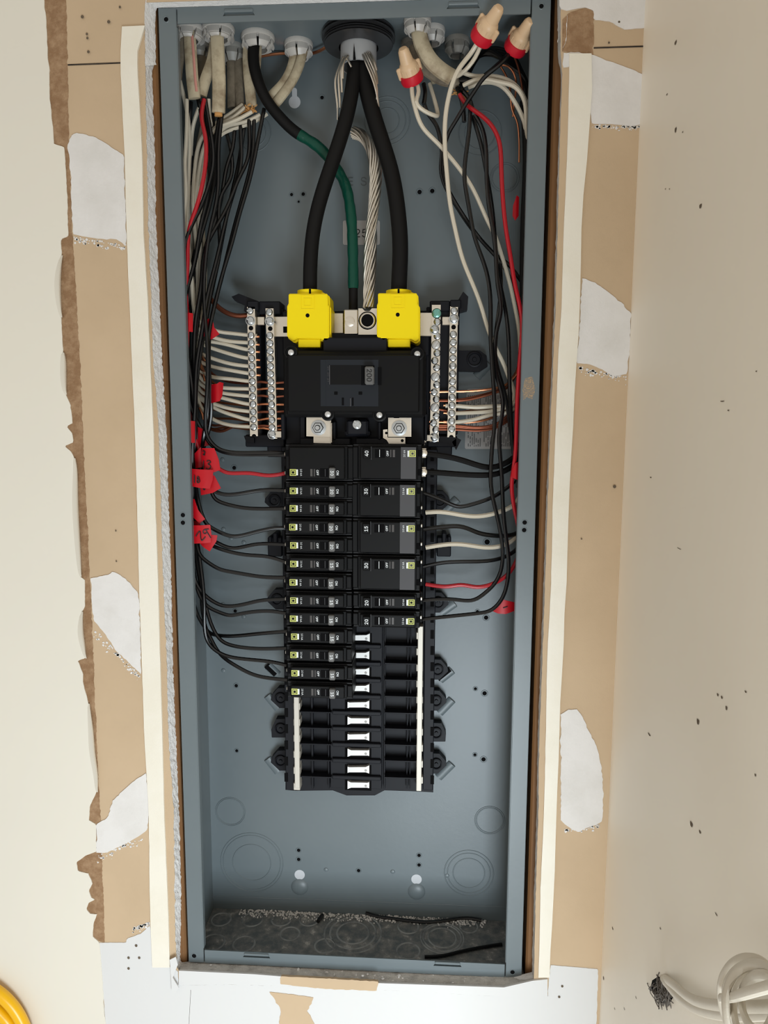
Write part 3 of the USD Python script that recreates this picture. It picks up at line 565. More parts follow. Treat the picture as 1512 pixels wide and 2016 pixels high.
# ---------------------------------------------------------------- yellow lug covers
def lug_cover(label, pts, tab, du, hole):
    y = .018; t = thing('lug_cover', label, 'lug cover')
    f = ppoly(pts, y).buffer(-.0018).buffer(.0018); b = shapely.affinity.translate(f.buffer(.0006), .0006, -.0012)
    obj('cover_body', [ext(f.buffer(-.0008), y, y+.001), ext(f, y+.0007, y+.03), ext(b, y+.006, y+.0345)], YELLOW, t)
    c = P(du, 574, y+.016); top = P(du, 575, y)[2]
    obj('cable_collar', [tube([[c[0]-.0003, c[1], top-.012], [c[0], c[1], top+.0006], [c[0], c[1], top+.0036]], .0128, 28)], YELLOW, t)
    obj('collar_slit', pbox(du-2.2, 569, du+1.6, 579, y+.0028, y+.006, 0), VOID, t)
    obj('cover_tab', pbox(*tab, y+.003, y+.02, .0006), YELLOW, t)
    obj('cover_ear', [ext(shapely.affinity.translate(Point(c[[0, 2]]).buffer(.009), .0105, -.010), y+.012, y+.032)], YELLOW, t)
    obj('probe_hole', disc(*hole, 3.9, y-.0001, .00012, 18), VOID, t)
    k = P(hole[0], hole[1]-26, y); sq = lambda a, w: shapely.box(k[0]-a, k[2]-a, k[0]+a, k[2]+a).difference(shapely.box(k[0]-a+w, k[2]-a+w, k[0]+a-w, k[2]+a-w))
    obj('square_emblem', [ext(sq(.0070, .0008), y-.0004, y), ext(sq(.0040, .0008), y-.0004, y)], YELLOW, t)
lug_cover('yellow plastic lug cover over the left incoming cable', [(568, 578), (645, 578), (646, 600), (648, 603), (648, 668), (641, 672), (632, 667), (585, 666), (577, 671), (565, 662), (565, 603), (568, 597)], (587, 667, 630.5, 684), 610.5, (605.5, 621))
lug_cover('yellow plastic lug cover over the right incoming cable', [(744, 577), (821, 577), (822, 598), (824.5, 602), (824.5, 667), (818, 672), (809, 667), (763, 666), (755, 671), (742, 662), (742, 601), (744, 596)], (763.5, 667, 807.5, 683.5), 785, (783, 619.5))

# ---------------------------------------------------------------- main breaker
mb = thing('main_breaker', 'wide black main breaker with a grey handle marked 200', 'main breaker')
obj('housing', [pbox(558, 690, 838, 822, .016, .055, .002), pbox(563, 693, 835, 818, .0095, .02, .0015), pbox(566, 698, 826, 811, .006, .012, .0012)], BLACKP, mb)
obj('label_recess', pbox(631, 708, 745, 800, .0056, .0062, 0), BLUEP, mb)
obj('label_edge', pbox(632, 708, 641, 799, .0054, .0058, 0), BLUEP, mb)
obj('handle_window', [pbox(650, 719, 713, 757, .0053, .0056, 0)], BLACKP, mb)
obj('handle_slot', [pbox(711, 719.5, 737, 758, .0052, .0056, 0), pbox(744, 723, 751, 758, .0052, .0056, 0), pbox(658, 771, 664.5, 777, .0052, .0056, 0), pbox(706, 771, 713, 777, .0052, .0056, 0), pbox(673, 783, 677, 798, .0052, .0056, 0), pbox(693, 783, 696, 799, .0052, .0056, 0)], VOID, mb)
obj('slot_rib', [pbox(689, 784, 690.5, 800, .0050, .0056, 0), pbox(648, 719, 649.5, 757, .0050, .0056, 0)], LABELP, mb)
h = obj('handle', [pbox(718, 721, 736, 757, -.004, .02, .0012)], HGREY, mb, 'grey handle')
obj('amp_rating', text('200', .0048, P(727, 739, -.0042), (0, 0, -1), (1, 0, 0), bold=True), PRINTB, h)
obj('small_print', [text('OFF', .0016, P(646, v, .0050), (0, 0, -1), (1, 0, 0)) for v in (725, 737, 748)], LABELP, mb)
for u, v in ((573, 694), (821.5, 697), (645.5, 815.5), (747, 817)):
    obj('rivet_boss', lathe([(.0066, .004), (.0066, -.002), (.005, -.0026), (.0046, -.001), (0, -.001)], 24, 'y', P(u, v, .0095)), BLACKP, mb)
    obj('rivet', lathe([(.0031, 0), (.0028, -.0014), (.0014, -.0021), (0, -.0023)], 18, 'y', P(u, v, .008)), BRIGHT, mb)

# ---------------------------------------------------------------- circuit breakers (built facing left column; the right column is turned half round)
PX = 1/1902.4                                              # one picture pixel at the breaker faces, in metres
def face_parts(t, zc, amp, dark):
    q = lambda a, b, z0, z1, y0, y1, bv=.0002: cbox(a*PX, b*PX, y0, y1, zc+z0*PX, zc+z1*PX, bv)
    k = np.array([-48*PX, zc]); sq = lambda a, w: shapely.box(k[0]-a, k[1]-a, k[0]+a, k[1]+a).difference(shapely.box(k[0]-a+w, k[1]-a+w, k[0]+a-w, k[1]+a-w)) if w else shapely.box(k[0]-a, k[1]-a, k[0]+a, k[1]+a)
    obj('square_emblem', [ext(sq(.0033, .0008), -.00012, .0001), ext(sq(.0019, .0007), -.00012, .0001)], YGREEN, t, 'yellow-green square mark')
    obj('printed_rating', [text('10 kA', .0019, (-32.5*PX, -.0001, zc), (0, 0, -1), (1, 0, 0)), q(-41.5, -38.5, -5.5, 6, -.0001, .0001, 0)], PRINT, t)
    obj('printed_off', text('OFF', .0021, (-1.0*PX, -.0001, zc), (0, 0, -1), (1, 0, 0), bold=True), PRINT, t)
    obj('trip_window', [q(-15, -10.5, -7, 7, -.0002, .0004), q(-8.2, -5.8, -7, 7, -.0002, .0004)], SMOKE, t)
    obj('handle_slot', q(4, 23, -8.2, 8.4, -.00005, .0002, 0), VOID, t)
    obj('slot_wall', [q(13.5, 14.5, -7, 7, -.0006, .0002, 0)], LABELP if not dark else PRINT, t)
    if dark:
        obj('slot_wall', q(29.4, 30.4, -13, 12, -.0008, .0002, 0), LABELP, t)
        h = obj('handle', q(31, 45, -10, 10, -.0045, .006, .0008), BLACKP, t)
        obj('amp_rating', text(amp, .0034, (38*PX, -.0047, zc), (0, 0, -1), (1, 0, 0), bold=True), PRINT, h)
    else:
        h = obj('handle', q(22, 33.5, -10, 10, -.0045, .006, .0008), HGREY, t, 'grey handle tip')
        obj('amp_rating', text(amp, .0030, (28*PX, -.0047, zc), (0, 0, -1), (1, 0, 0), bold=True), PRINT, h)
        obj('printed_on', text('ON', .0024, (37.5*PX, -.0001, zc), (0, 0, -1), (1, 0, 0), bold=True), PRINT, t)
def case_parts(t, zc, n, screws, dark):
    hw = (17.2+ (n-1)*18)*PX; zc0 = zc
    q = lambda a, b, z0, z1, y0, y1, bv=.0005: cbox(a*PX, b*PX, y0, y1, z0, z1, bv)
    obj('case', [q(-65, 66, zc-hw, zc+hw, .0075, .052, .0008), q(-58, 56, zc-hw+.0014, zc+hw-.0014, .0045, .012, .0008), q(-55, 51, zc-hw+.0027, zc+hw-.0027, 0, .008, .0008), q(56, 66, zc-hw+.003, zc+hw-.003, .0045, .012, .0006), q(-70, -60, zc-hw+.002, zc+hw-.002, .020, .050, .001)], BLACKP, t)
    for a in (zc-hw+.0009, zc+hw-.00125): obj('case_seam', q(-64, 65, a, a+.00035, .0071, .0076, 0), LABELP, t)
    for k in range(n):
        z = zc + (k-(n-1)/2)*36.2*PX
        obj('wire_notch', q(-66, -58, z-.0034, z+.0034, .0072, .02, .0004), VOID, t)
        if screws: 
            obj('terminal_plate', [q(-74, -65, z-.0050, z+.0050, .012, .016, .0006)], TIN, t)
            obj('terminal_screw', moved(screw_mesh(.0040, .002, 'hex'), (-69*PX, .0112, z)), TIN, t)
        else: obj('terminal_plate', [q(-69, -64.5, z-.0030, z+.0006, .011, .016, .0006)], TIN, t)
YF = .006
def place(v, u): return P(u, v, YF)
R180 = (0, 180, 0)
def breaker1(label, v, amp, group=None):
    t = thing('circuit_breaker', label, 'circuit breaker', place(v, 626), None, group)
    case_parts(t, 0, 1, False, False); face_parts(t, 0, amp, False); return t
n_words = ['first', 'second', 'third', 'fourth', 'fifth', 'sixth', 'seventh', 'eighth', 'ninth', 'tenth', 'eleventh', 'twelfth']
t = thing('double_circuit_breaker', 'double-width black breaker marked 30 at the top of the left column', 'circuit breaker', place(912, 626))
case_parts(t, 0, 2, False, False); face_parts(t, -18*PX, '30', False)
LV = [967, 1001.5, 1038.5, 1074.5, 1111, 1147.5, 1183.5, 1219, 1254.5, 1290.5, 1326.5, 1363]
LA = ['20', '20', '20', '20'] + ['15']*8
LU = [624, 625.5, 624.5, 626, 625, 624.5, 625.5, 625, 627, 625.5, 627.5, 627.5]
proto = {}
for i, v in enumerate(LV):
    lab = f'single black breaker marked {LA[i]}, {n_words[i]} single from the top of the left column' if i < 11 else 'single black breaker marked 15, lowest of the left column'
    if LA[i] in proto: dup(proto[LA[i]], place(v, LU[i]), None, lab, 'single breakers of the left column')
    else: proto[LA[i]] = breaker1(lab, v, LA[i], 'single breakers of the left column')
RB = [(911.5, '40', 'first', 762), (985.5, '30', 'second', 760.5), (1058.5, '15', 'third', 760.5), (1130.5, '30', 'fourth', 760.5)]
rp = {}
for i, (v, amp, w, u) in enumerate(RB):
    lab = f'double-width black breaker with grey label marked {amp}, {w} from the top of the right column'
    if amp in rp: dup(rp[amp], place(v, u), R180, lab, 'double breakers of the right column'); continue
    t = thing('double_circuit_breaker', lab, 'circuit breaker', place(v, u), R180, 'double breakers of the right column'); rp[amp] = t
    case_parts(t, 0, 2, i == 0, True); face_parts(t, -18*PX, amp, True)
    obj('grey_label', cbox(-54.5*PX, -26*PX, -.00004, .0004, -30*PX, 30*PX, 0), LABELP, t, 'grey label area')
t = thing('circuit_breaker', 'single black breaker marked 20, upper of the two singles in the right column', 'circuit breaker', place(1185.5, 761), R180, 'single breakers of the right column')
case_parts(t, 0, 1, False, True); face_parts(t, 0, '20', True)
dup(t, place(1222.5, 760.5), R180, 'single black breaker marked 20, lowest of the right column')

# ---------------------------------------------------------------- cable connectors hanging from the top panel
ZT = HH-.0014
def at_z(u, v, zz): return Pz(u, v, zz)
def connector(label, u, v, r, y, turn=0., m=CONNW, gap=2):
    """a push-in cable bushing: rim, split barrel and gripping fingers, hanging from the top panel"""
    x = X(u, v, y); zc = Z(u, v, y); t = thing('cable_connector', label, 'cable connector', (x, y, ZT))
    L = ZT-zc
    obj('rim', lathe([(r*.62, 0), (r, 0), (r*1.02, -.002), (r*.98, -.0042), (r*.6, -.005)], 36, 'z', (0, 0, 0), True), m, t)
    for k in range(6):
        a0, a1 = turn+k*math.pi/3+.10, turn+(k+1)*math.pi/3-(.16 if k % gap == 0 else .05); n = 7; v_, f_ = [], []
        an = np.linspace(a0, a1, n); prof = [(r*.93, -.004), (r*.98, -.010), (r*.90, -L-.004), (r*.66, -L-.0085), (r*.55, -L-.0085), (r*.72, -L-.003), (r*.80, -.010), (r*.75, -.004)]
        for rr, h in prof: v_ += [(rr*math.cos(q), rr*math.sin(q), h) for q in an]
        mth = len(prof)
        for i in range(mth):
            j = (i+1) % mth
            for c in range(n-1): f_ += [[i*n+c, i*n+c+1, j*n+c+1], [i*n+c, j*n+c+1, j*n+c]]
        for c, s in ((0, 1), (n-1, -1)):
            for i in range(1, mth-1): f_.append([c, i*n+c, (i+1)*n+c][::s])
        g = trimesh.Trimesh(v_, f_, process=False)
        if g.volume < 0: g.invert()
        obj('finger', g, m, t)
    return t
connector('white cable connector in the front left corner of the top panel', 372, 62, .0155, .034, .2)
connector('white cable connector second from the left along the front of the top panel', 430, 60, .0155, .034, .9)
connector('greyed cable connector tucked behind the two front left ones', 393, 97, .0125, .066, .4, CONNG)
connector('greyed cable connector at the back, third from the left', 458, 108, .0130, .072, 1.2, CONNG)
connector('large white cable connector with the thick black cable through it', 508, 80, .0165, .052, .7)
connector('round white cable connector with two tan cables, nearest the conduit on the left', 588, 98, .0145, .068, .5)
connector('white cable connector at the front, just right of the conduit', 822, 50, .0130, .030, .3)
connector('white cable connector second right of the conduit', 852, 68, .0120, .048, .8)
connector('open white cable connector with a curled clip, right of the conduit', 900, 92, .0125, .070, .1, CONNG, 3)
connector('greyed cable connector behind the leftmost wire nut', 812, 96, .0115, .072, .6, CONNG)

# ---------------------------------------------------------------- service conduit and incoming cables
cd = thing('conduit_hub', 'dark threaded conduit nut with a grey plastic sleeve in the top panel', 'conduit')
cc = P(706, 62, .050); rr = .0355
prof = [(rr*.55, ZT-.001)]
zz = ZT-.001
for k, w in enumerate((1.0, 1.0, .93, .93, 1.02, 1.02, .90, .97, .90, .97, .90, .95, .84)): prof.append((rr*w, zz)); zz -= .0008 if k % 2 else .0013
prof += [(rr*.55, zz)]
obj('threaded_nut', lathe(prof, 56, 'z', (cc[0], cc[1], 0), True), LOCKN, cd)
zs = Z(706, 117, .033)
sl = lathe([(.0170, ZT), (.0178, ZT), (.0178, zs), (.0160, zs), (.0160, ZT)], 44, 'z', (cc[0], cc[1], 0), True)
obj('plastic_sleeve', sl, PVC, cd)
obj('sleeve_slit', trimesh.Trimesh([[X(697, 84, .0305), .0305, Z(697, 84, .0305)], [X(695, 120, .0305), .0305, Z(695, 118, .0305)], [X(700.5, 120, .0305), .0305, Z(700, 118, .0305)]], [[0, 1, 2]]), VOID, cd)

def wire(name, label, cat, pts, r, m, group=None, n=8, top=True, parent=None, step=.004):
    return obj(name, tube(spline(wp(pts), step), r, n), m, parent, label if parent is None else None, cat if parent is None else None, group)
wire('service_cable', 'thick black incoming cable bending down to the left yellow cover', 'cable', [(702, 60, .046), (700, 110, .044), (694, 170, .040), (681, 235, .036), (655, 318, .035), (630, 395, .035), (615, 470, .035), (610.5, 545, .035), (610.5, 590, .035)], .0072, RUBBER, n=16)
wire('service_cable', 'thick black incoming cable bending down to the right yellow cover', 'cable', [(714, 60, .050), (714, 110, .047), (722, 175, .043), (744, 255, .038), (769, 335, .036), (783, 415, .035), (788, 490, .035), (786, 550, .035), (785, 590, .035)], .0079, RUBBER, n=16)
g = thing('ground_cable', 'black cable wrapped in green tape, curving behind the left service cable', 'cable')
gp = [(503, 40, .052), (500, 85, .050), (499, 118, .050), (508, 160, .050), (527, 200, .052), (556, 236, .055), (585, 262, .058), (625, 288, .060), (655, 322, .060), (678, 360, .056), (688, 400, .052), (693, 450, .050), (695, 520, .048), (695.5, 575, .048), (695.5, 612, .048)]
sp_ = spline(wp(gp), .003); kk = int(np.argmin(np.linalg.norm(sp_-P(583, 261, .058), axis=1))); k2 = int(np.argmin(np.linalg.norm(sp_-P(695.5, 573, .048), axis=1)))
obj('black_jacket', tube(sp_[:kk+2], .0056, 14), RUBBER, g); obj('green_tape', tube(sp_[kk:k2], .0054+.00035*np.sin(np.arange(k2-kk)*1.1)*np.sin(np.arange(k2-kk)*.37), 14), GREENT, g, 'green tape wrapping'); obj('black_end', tube(sp_[k2-1:], .0046, 12), RUBBER, g)
nt = thing('bare_neutral_cable', 'bare twisted aluminium cable running down to the large lug', 'cable')
npth = spline(wp([(696, 262, .066), (712, 268, .062), (730, 292, .058), (739, 330, .054), (738, 375, .050), (733, 430, .048), (729, 490, .047), (728, 550, .046), (725, 606, .045)]), .0025)
tt = np.gradient(npth, axis=0); tt /= np.linalg.norm(tt, axis=1, keepdims=True); sN = np.cross(tt, [0, 1, 0]); sN /= np.linalg.norm(sN, axis=1, keepdims=True); sB = np.cross(tt, sN)
ln = np.r_[0, np.cumsum(np.linalg.norm(np.diff(npth, axis=0), axis=1))]
for k in range(11):
    a = 2*np.pi*k/11 + ln*55; R_ = .0050 + .0007*np.sin(ln*40+k)
    obj('strand', tube(npth + R_[:, None]*(np.cos(a)[:, None]*sN + np.sin(a)[:, None]*sB), .0012, 6), STRAND, nt)
obj('strand', tube(npth, .0042, 8), STRAND, nt)
for k, pts in enumerate([[(676, 112, .036), (666, 135, .034), (660, 160, .033), (664, 205, .036), (665, 236, .040)], [(680, 112, .035), (668, 140, .032), (667, 170, .032), (670, 212, .036)], [(684, 110, .034), (673, 130, .031), (672, 150, .031), (673, 182, .034)], [(686, 110, .033), (677, 122, .030), (675, 140, .030), (675, 155, .031)], [(680, 110, .034), (688, 124, .030), (692, 132, .030)],
        [(714, 108, .033), (722, 128, .030), (732, 152, .031), (740, 178, .034), (744, 200, .037), (745, 212, .038)], [(718, 106, .033), (727, 128, .031), (736, 150, .032), (742, 175, .035), (742, 196, .037)], [(722, 105, .033), (731, 125, .031), (739, 146, .033), (742, 166, .036)], [(725, 104, .034), (734, 124, .033), (741, 146, .036), (743, 165, .038)], [(728, 104, .036), (736, 120, .036), (742, 138, .040)]]):
    obj('loose_strand', tube(spline(wp(pts), .003), .0010, 6), STRAND, nt)

# ---------------------------------------------------------------- jacketed cables below the connectors
def sheath(label, pts, r, m, flat=.5, name='jacketed_cable', end=None, n=12):
    p = spline(wp(pts), .003); t = thing(name, label, 'cable')
    obj('jacket', tube(p, r, n, flat), m, t)
    if end is not None: obj('paper_filler', end, PAPERF, t)
    return t
def fray(u, v, y, seed, n=26):
    r = np.random.default_rng(seed); c = P(u, v, y); out = []
    for i in range(n):
        d = r.normal(size=3)*np.array([.0045, .002, .0026]); out.append(tube(spline([c+d*.2, c+d*.7+r.normal(size=3)*.001, c+d*1.4]), .0006, 5))
    return join(out)
e_ = lambda u, v, y: tube(spline(wp([(u, v-6, y), (u, v+7, y)])), .0040, 8, .5)
sheath('grey-tan jacketed cable hanging against the left side of the box', [(362, 62, .036), (358, 95, .036), (352, 130, .035), (349, 156, .035)], .0045, SHEATHD, .55)
s_ = sheath('cream jacketed cable with a pink stripe in the front left corner', [(372, 60, .030), (375, 100, .030), (378, 150, .030), (383, 194, .031)], .0062, SHEATH, .5)
obj('pink_stripe', tube(spline(wp([(378, 70, .0268), (381, 105, .0268), (384, 150, .0268), (387, 180, .028)])), .0014, 6, .5), SHEATHP, s_)
sheath('cream jacketed cable slanting down to the left, behind the front connector', [(424, 80, .040), (418, 118, .038), (405, 155, .036), (396, 188, .036)], .0058, SHEATH, .5)
sheath('broad cream jacketed cable hanging straight, second from the front left corner', [(427, 66, .030), (429, 110, .030), (431, 160, .030), (430, 222, .032)], .0067, SHEATH, .45, end=e_(430, 222, .032))
sheath('dark dirty jacketed cable behind the pink-striped one', [(396, 95, .066), (394, 130, .062), (392, 170, .06)], .0060, SHEATHD, .5)
sheath('dark dirty jacketed cable, left of the pair under the back connector', [(454, 105, .070), (455, 150, .066), (456, 212, .062)], .0044, SHEATHD, .6)
sheath('dark dirty jacketed cable, right of the pair under the back connector', [(468, 105, .070), (470, 150, .066), (473, 212, .062)], .0046, SHEATHD, .6)
sheath('tan jacketed cable with frayed brown paper at its end', [(490, 80, .056), (488, 120, .056), (491, 165, .056), (495, 210, .056)], .0056, SHEATH, .5, end=fray(491, 217, .054, 61))
sheath('narrow tan jacketed cable right of the thick black cable', [(510, 80, .060), (509, 110, .060), (506, 150, .062)], .0030, SHEATH, .6)
sheath('tan jacketed cable curving left, upper of the two under the round connector', [(580, 96, .066), (574, 130, .064), (556, 165, .062), (535, 187, .062), (522, 205, .063)], .0045, SHEATH, .7)
sheath('tan jacketed cable curving left, lower of the two under the round connector', [(597, 98, .064), (589, 130, .061), (572, 165, .060), (550, 195, .060), (536, 212, .061)], .0048, SHEATH, .7)
sheath('thick tan jacketed cable sweeping right from the front connector', [(824, 58, .030), (830, 85, .030), (845, 115, .032), (868, 138, .034), (890, 152, .036)], .0076, SHEATH, .7)
sheath('tan jacketed cable sweeping right beneath the thick one', [(818, 90, .052), (826, 120, .050), (845, 140, .047), (870, 155, .046), (884, 158, .046)], .0064, SHEATHD, .7)
sheath('dirty jacketed cable hanging behind the leftmost wire nut', [(838, 120, .056), (850, 140, .056), (857, 163, .056)], .0040, SHEATH, .6)
sheath('short brown jacketed cable stub behind the sweeping cables', [(895, 160, .05), (903, 172, .052), (905, 186, .054)], .0050, SHEATHD, .7, end=fray(905, 182, .05, 62, 14))
for u, lab in ((388, 'left'), (432, 'second from the left'), (500, 'third from the left'), (578, 'rightmost')):
    sheath(f'cable jacket rising into the dark cavity above the box, {lab}', [(u-1, 16, .05), (u+2, 2, .05), (u+6, -40, .05)], .0055, SHEATHD, .55)

# ---------------------------------------------------------------- wire nuts
def wire_nut(label, tip, basep, y0, y1):
    a, b = P(*basep, y1), P(*tip, y0); d = b-a; L = np.linalg.norm(d); d /= L
    s = np.cross(d, [0, 1, 0]); s /= np.linalg.norm(s); f = np.cross(d, s); Rm = np.stack([s, f, d], 1)
    t = thing('wire_nut', label, 'wire nut')
    body = lathe([(.0098, L*.16), (.0094, L*.45), (.0080, L*.53), (.0066, L*.58), (.0052, L*.90), (.0038, L*.97), (0, L)], 24, 'z')
    wings = [cbox(-.0122, -.006, -.0018, .0018, L*.18, L*.52, .0012), cbox(.006, .0122, -.0018, .0018, L*.18, L*.52, .0012)]
    ribs = [cbox(.0088*math.cos(q)-.0008, .0088*math.cos(q)+.0008, .0088*math.sin(q)-.0008, .0088*math.sin(q)+.0008, L*.18, L*.44, .0003) for q in np.linspace(0, 2*np.pi, 12, endpoint=False)]
    obj('shell', moved(join([body]+wings+ribs), a, Rm), NUT, t)
    obj('skirt', moved(lathe([(.0070, 0), (.0106, 0), (.0113, L*.08), (.0109, L*.27), (.0080, L*.28)], 24, 'z', (0, 0, 0), True), a, Rm), NUTR, t, 'red skirt')
    obj('mouth', moved(lathe([(.0072, L*.03), (.0072, L*.06)], 20, 'z'), a, Rm), VOID, t)
wire_nut('tan and red wire nut hanging right of the conduit', (792, 93), (813, 160), .010, .034)
wire_nut('tan and red wire nut poking up at the top right, larger in view', (985, 12), (946, 78), -.018, .010)
wire_nut('tan and red wire nut beside the right flange in the corner', (1046, 38), (1012, 98), .000, .026)

# ---------------------------------------------------------------- wires of the left bundle
WR = .00205
UP = [  # upstream runs of the black hot wires, top to about v = 860
 [(404, 196, .030), (413, 250, .028), (420, 310, .024), (412, 360, .018), (394, 410, .014), (374, 452, .012), (362, 500, .012), (358, 560, .014), (364, 640, .018), (370, 720, .022), (376, 800, .026)],
 [(398, 200, .036), (409, 260, .036), (414, 320, .034), (408, 390, .030), (396, 440, .026), (386, 500, .022), (374, 550, .018), (362, 600, .016), (367, 680, .018), (378, 760, .022), (384, 820, .026)],
 [(520, 214, .058), (506, 285, .054), (491, 355, .050), (472, 420, .044), (456, 480, .038), (438, 540, .032), (423, 600, .026), (411, 660, .020), (409, 720, .018), (410, 790, .018), (404, 840, .022)],
 [(500, 236, .060), (496, 310, .057), (481, 375, .053), (463, 440, .047), (448, 500, .042), (433, 560, .036), (416, 630, .030), (411, 700, .028), (413, 750, .030), (416, 800, .034), (410, 850, .038)],
 [(474, 215, .062), (474, 270, .060), (474, 325, .056), (455, 395, .047), (437, 465, .036), (424, 520, .028), (407, 590, .020), (398, 650, .016), (387, 720, .014), (384, 800, .014), (380, 860, .016)],
 [(490, 236, .058), (488, 310, .056), (470, 352, .050), (446, 410, .042), (417, 462, .032), (401, 505, .026), (396, 560, .024), (386, 625, .022), (382, 700, .022), (384, 780, .024), (384, 850, .026)],
 [(446, 262, .066), (455, 300, .064), (454, 350, .060), (436, 385, .054), (431, 440, .050), (432, 500, .048), (419, 560, .044), (408, 620, .040), (396, 690, .038), (386, 770, .038), (386, 850, .038)],
 [(462, 224, .064), (458, 290, .062), (446, 330, .060), (435, 395, .056), (419, 448, .050), (404, 490, .046), (399, 545, .042), (392, 610, .038), (384, 680, .034), (377, 760, .034), (378, 850, .034)],
 [(432, 232, .040), (424, 290, .042), (424, 340, .044), (414, 400, .044), (400, 450, .042), (383, 520, .040), (371, 590, .038), (365, 660, .038), (370, 740, .040), (374, 850, .042)],
 [(390, 195, .044), (404, 270, .046), (412, 340, .050), (405, 420, .052), (388, 480, .052), (372, 560, .050), (366, 640, .050), (370, 730, .050), (374, 850, .050)],
 [(420, 224, .050), (418, 300, .052), (416, 360, .056), (402, 430, .058), (390, 500, .058), (378, 580, .058), (372, 660, .058), (373, 750, .058), (376, 850, .058)],
 [(376, 200, .052), (374, 260, .054), (376, 330, .058), (366, 392, .058), (358, 430, .056), (358, 500, .056), (364, 600, .060), (370, 700, .062), (376, 850, .064)],
 [(482, 240, .066), (468, 330, .064), (452, 400, .062), (436, 480, .062), (420, 560, .062), (400, 640, .062), (382, 740, .064), (378, 850, .066)],
]
YE = .036
DN = [
 [(400, 850, .03), (412, 871, .028), (430, 886, .028), (462, 894, .030), (520, 895, .033), (562, 896, YE)],
 [(425-30, 925, .03), (408, 955, .026), (425, 968, .026), (447, 974, .028), (484, 970, .031), (520, 965, .034), (562, 966, YE)],
 [(398, 905, .03), (408, 945, .028), (417, 970, .028), (426, 984, .029), (455, 995, .031), (491, 1001, .033), (562, 1001, YE)],
 [(388, 930, .034), (390, 985, .030), (404, 1027, .027), (418, 1040, .027), (447, 1053.5, .028), (469, 1055.5, .03), (505, 1047, .032), (542, 1040, .034), (562, 1040, YE)],
 [(379, 940, .02), (384, 1010, .022), (402, 1052, .025), (425, 1067, .027), (447, 1077, .028), (469, 1078.5, .030), (505, 1071.5, .032), (562, 1072, YE)],
 [(381, 940, .03), (386, 1020, .030), (400, 1060, .030), (422, 1076, .031), (455, 1087, .032), (491, 1093, .034), (527, 1096, .035), (564, 1107, YE)],
 [(385, 950, .04), (385, 1040, .036), (392, 1088, .032), (404, 1103, .031), (430, 1119.5, .031), (450, 1125, .032), (484, 1131, .034), (520, 1136, .035), (562, 1137, YE)],
 [(378, 950, .036), (378, 1060, .034), (384, 1140, .034), (404, 1172, .034), (425, 1187, .034), (447, 1193.5, .034), (484, 1189, .034), (513, 1182.5, .035), (564, 1179, YE)],
 [(376, 950, .044), (378, 1060, .042), (386, 1150, .040), (406, 1191, .038), (433, 1206, .037), (453, 1211.5, .036), (476, 1208, .036), (527, 1203, .036), (564, 1208, YE)],
 [(375, 950, .052), (375, 1060, .054), (377, 1150, .056), (385, 1200, .056), (399, 1229, .054), (412, 1245, .050), (430, 1251, .046), (462, 1252, .042), (505, 1248, .038), (566, 1243, YE)],
 [(378, 950, .056), (382, 1060, .050), (395, 1150, .044), (407, 1200, .042), (418, 1234, .041), (436, 1261, .040), (462, 1272, .039), (505, 1277, .037), (564, 1276, YE)],
 [(379, 950, .050), (388, 1060, .036), (397, 1130, .030), (402, 1190, .028), (403, 1238, .028), (411, 1266, .029), (430, 1284, .030), (462, 1295, .032), (527, 1302, .034), (564, 1309.5, YE)],
 [(378, 950, .066), (384, 1060, .062), (394, 1150, .056), (403, 1228, .050), (415, 1257, .046), (433, 1287, .043), (462, 1309.5, .041), (491, 1325, .040), (520, 1333.5, .038), (566, 1338.6, YE)],
]
dest = ['double breaker at the top left', 'first single breaker on the left', 'second single breaker on the left', 'third single breaker on the left', 'fourth single breaker on the left', 'fifth single breaker on the left', 'sixth single breaker on the left', 'seventh single breaker on the left', 'eighth single breaker on the left', 'ninth single breaker on the left', 'tenth single breaker on the left', 'eleventh single breaker on the left', 'lowest single breaker on the left']
for k, (a, b) in enumerate(zip(UP, DN)):
    wire('black_wire', f'black wire from the left bundle to the {dest[k]}', 'wire', a+b, WR, BLACKW, 'black wires of the left bundle')
wire('black_wire', 'second black wire just above the other at the top left double breaker', 'wire', [(437, 225, .036), (430, 300, .030), (428, 380, .026), (414, 450, .022), (404, 520, .020), (402, 600, .018), (408, 680, .014), (407, 780, .016), (406, 850, .020), (417, 872, .022), (432, 884, .024), (462, 891, .026), (520, 891, .030), (562, 892, YE)], WR, BLACKW, 'black wires of the left bundle')
wire('red_wire', 'red wire of the left bundle ending at the double breaker', 'wire', [(402, 196, .026), (397, 232, .020), (404, 268, .016), (405, 318, .012), (398, 365, .010), (386, 410, .011), (372, 455, .012), (369, 520, .014), (366, 580, .018), (369, 620, .020), (368, 700, .026), (372, 780, .03), (384, 860, .028), (405, 905, .026), (433, 924, .026), (450, 931, .028), (491, 931.5, .03), (527, 936, .033), (566, 931, YE)], WR, REDW)
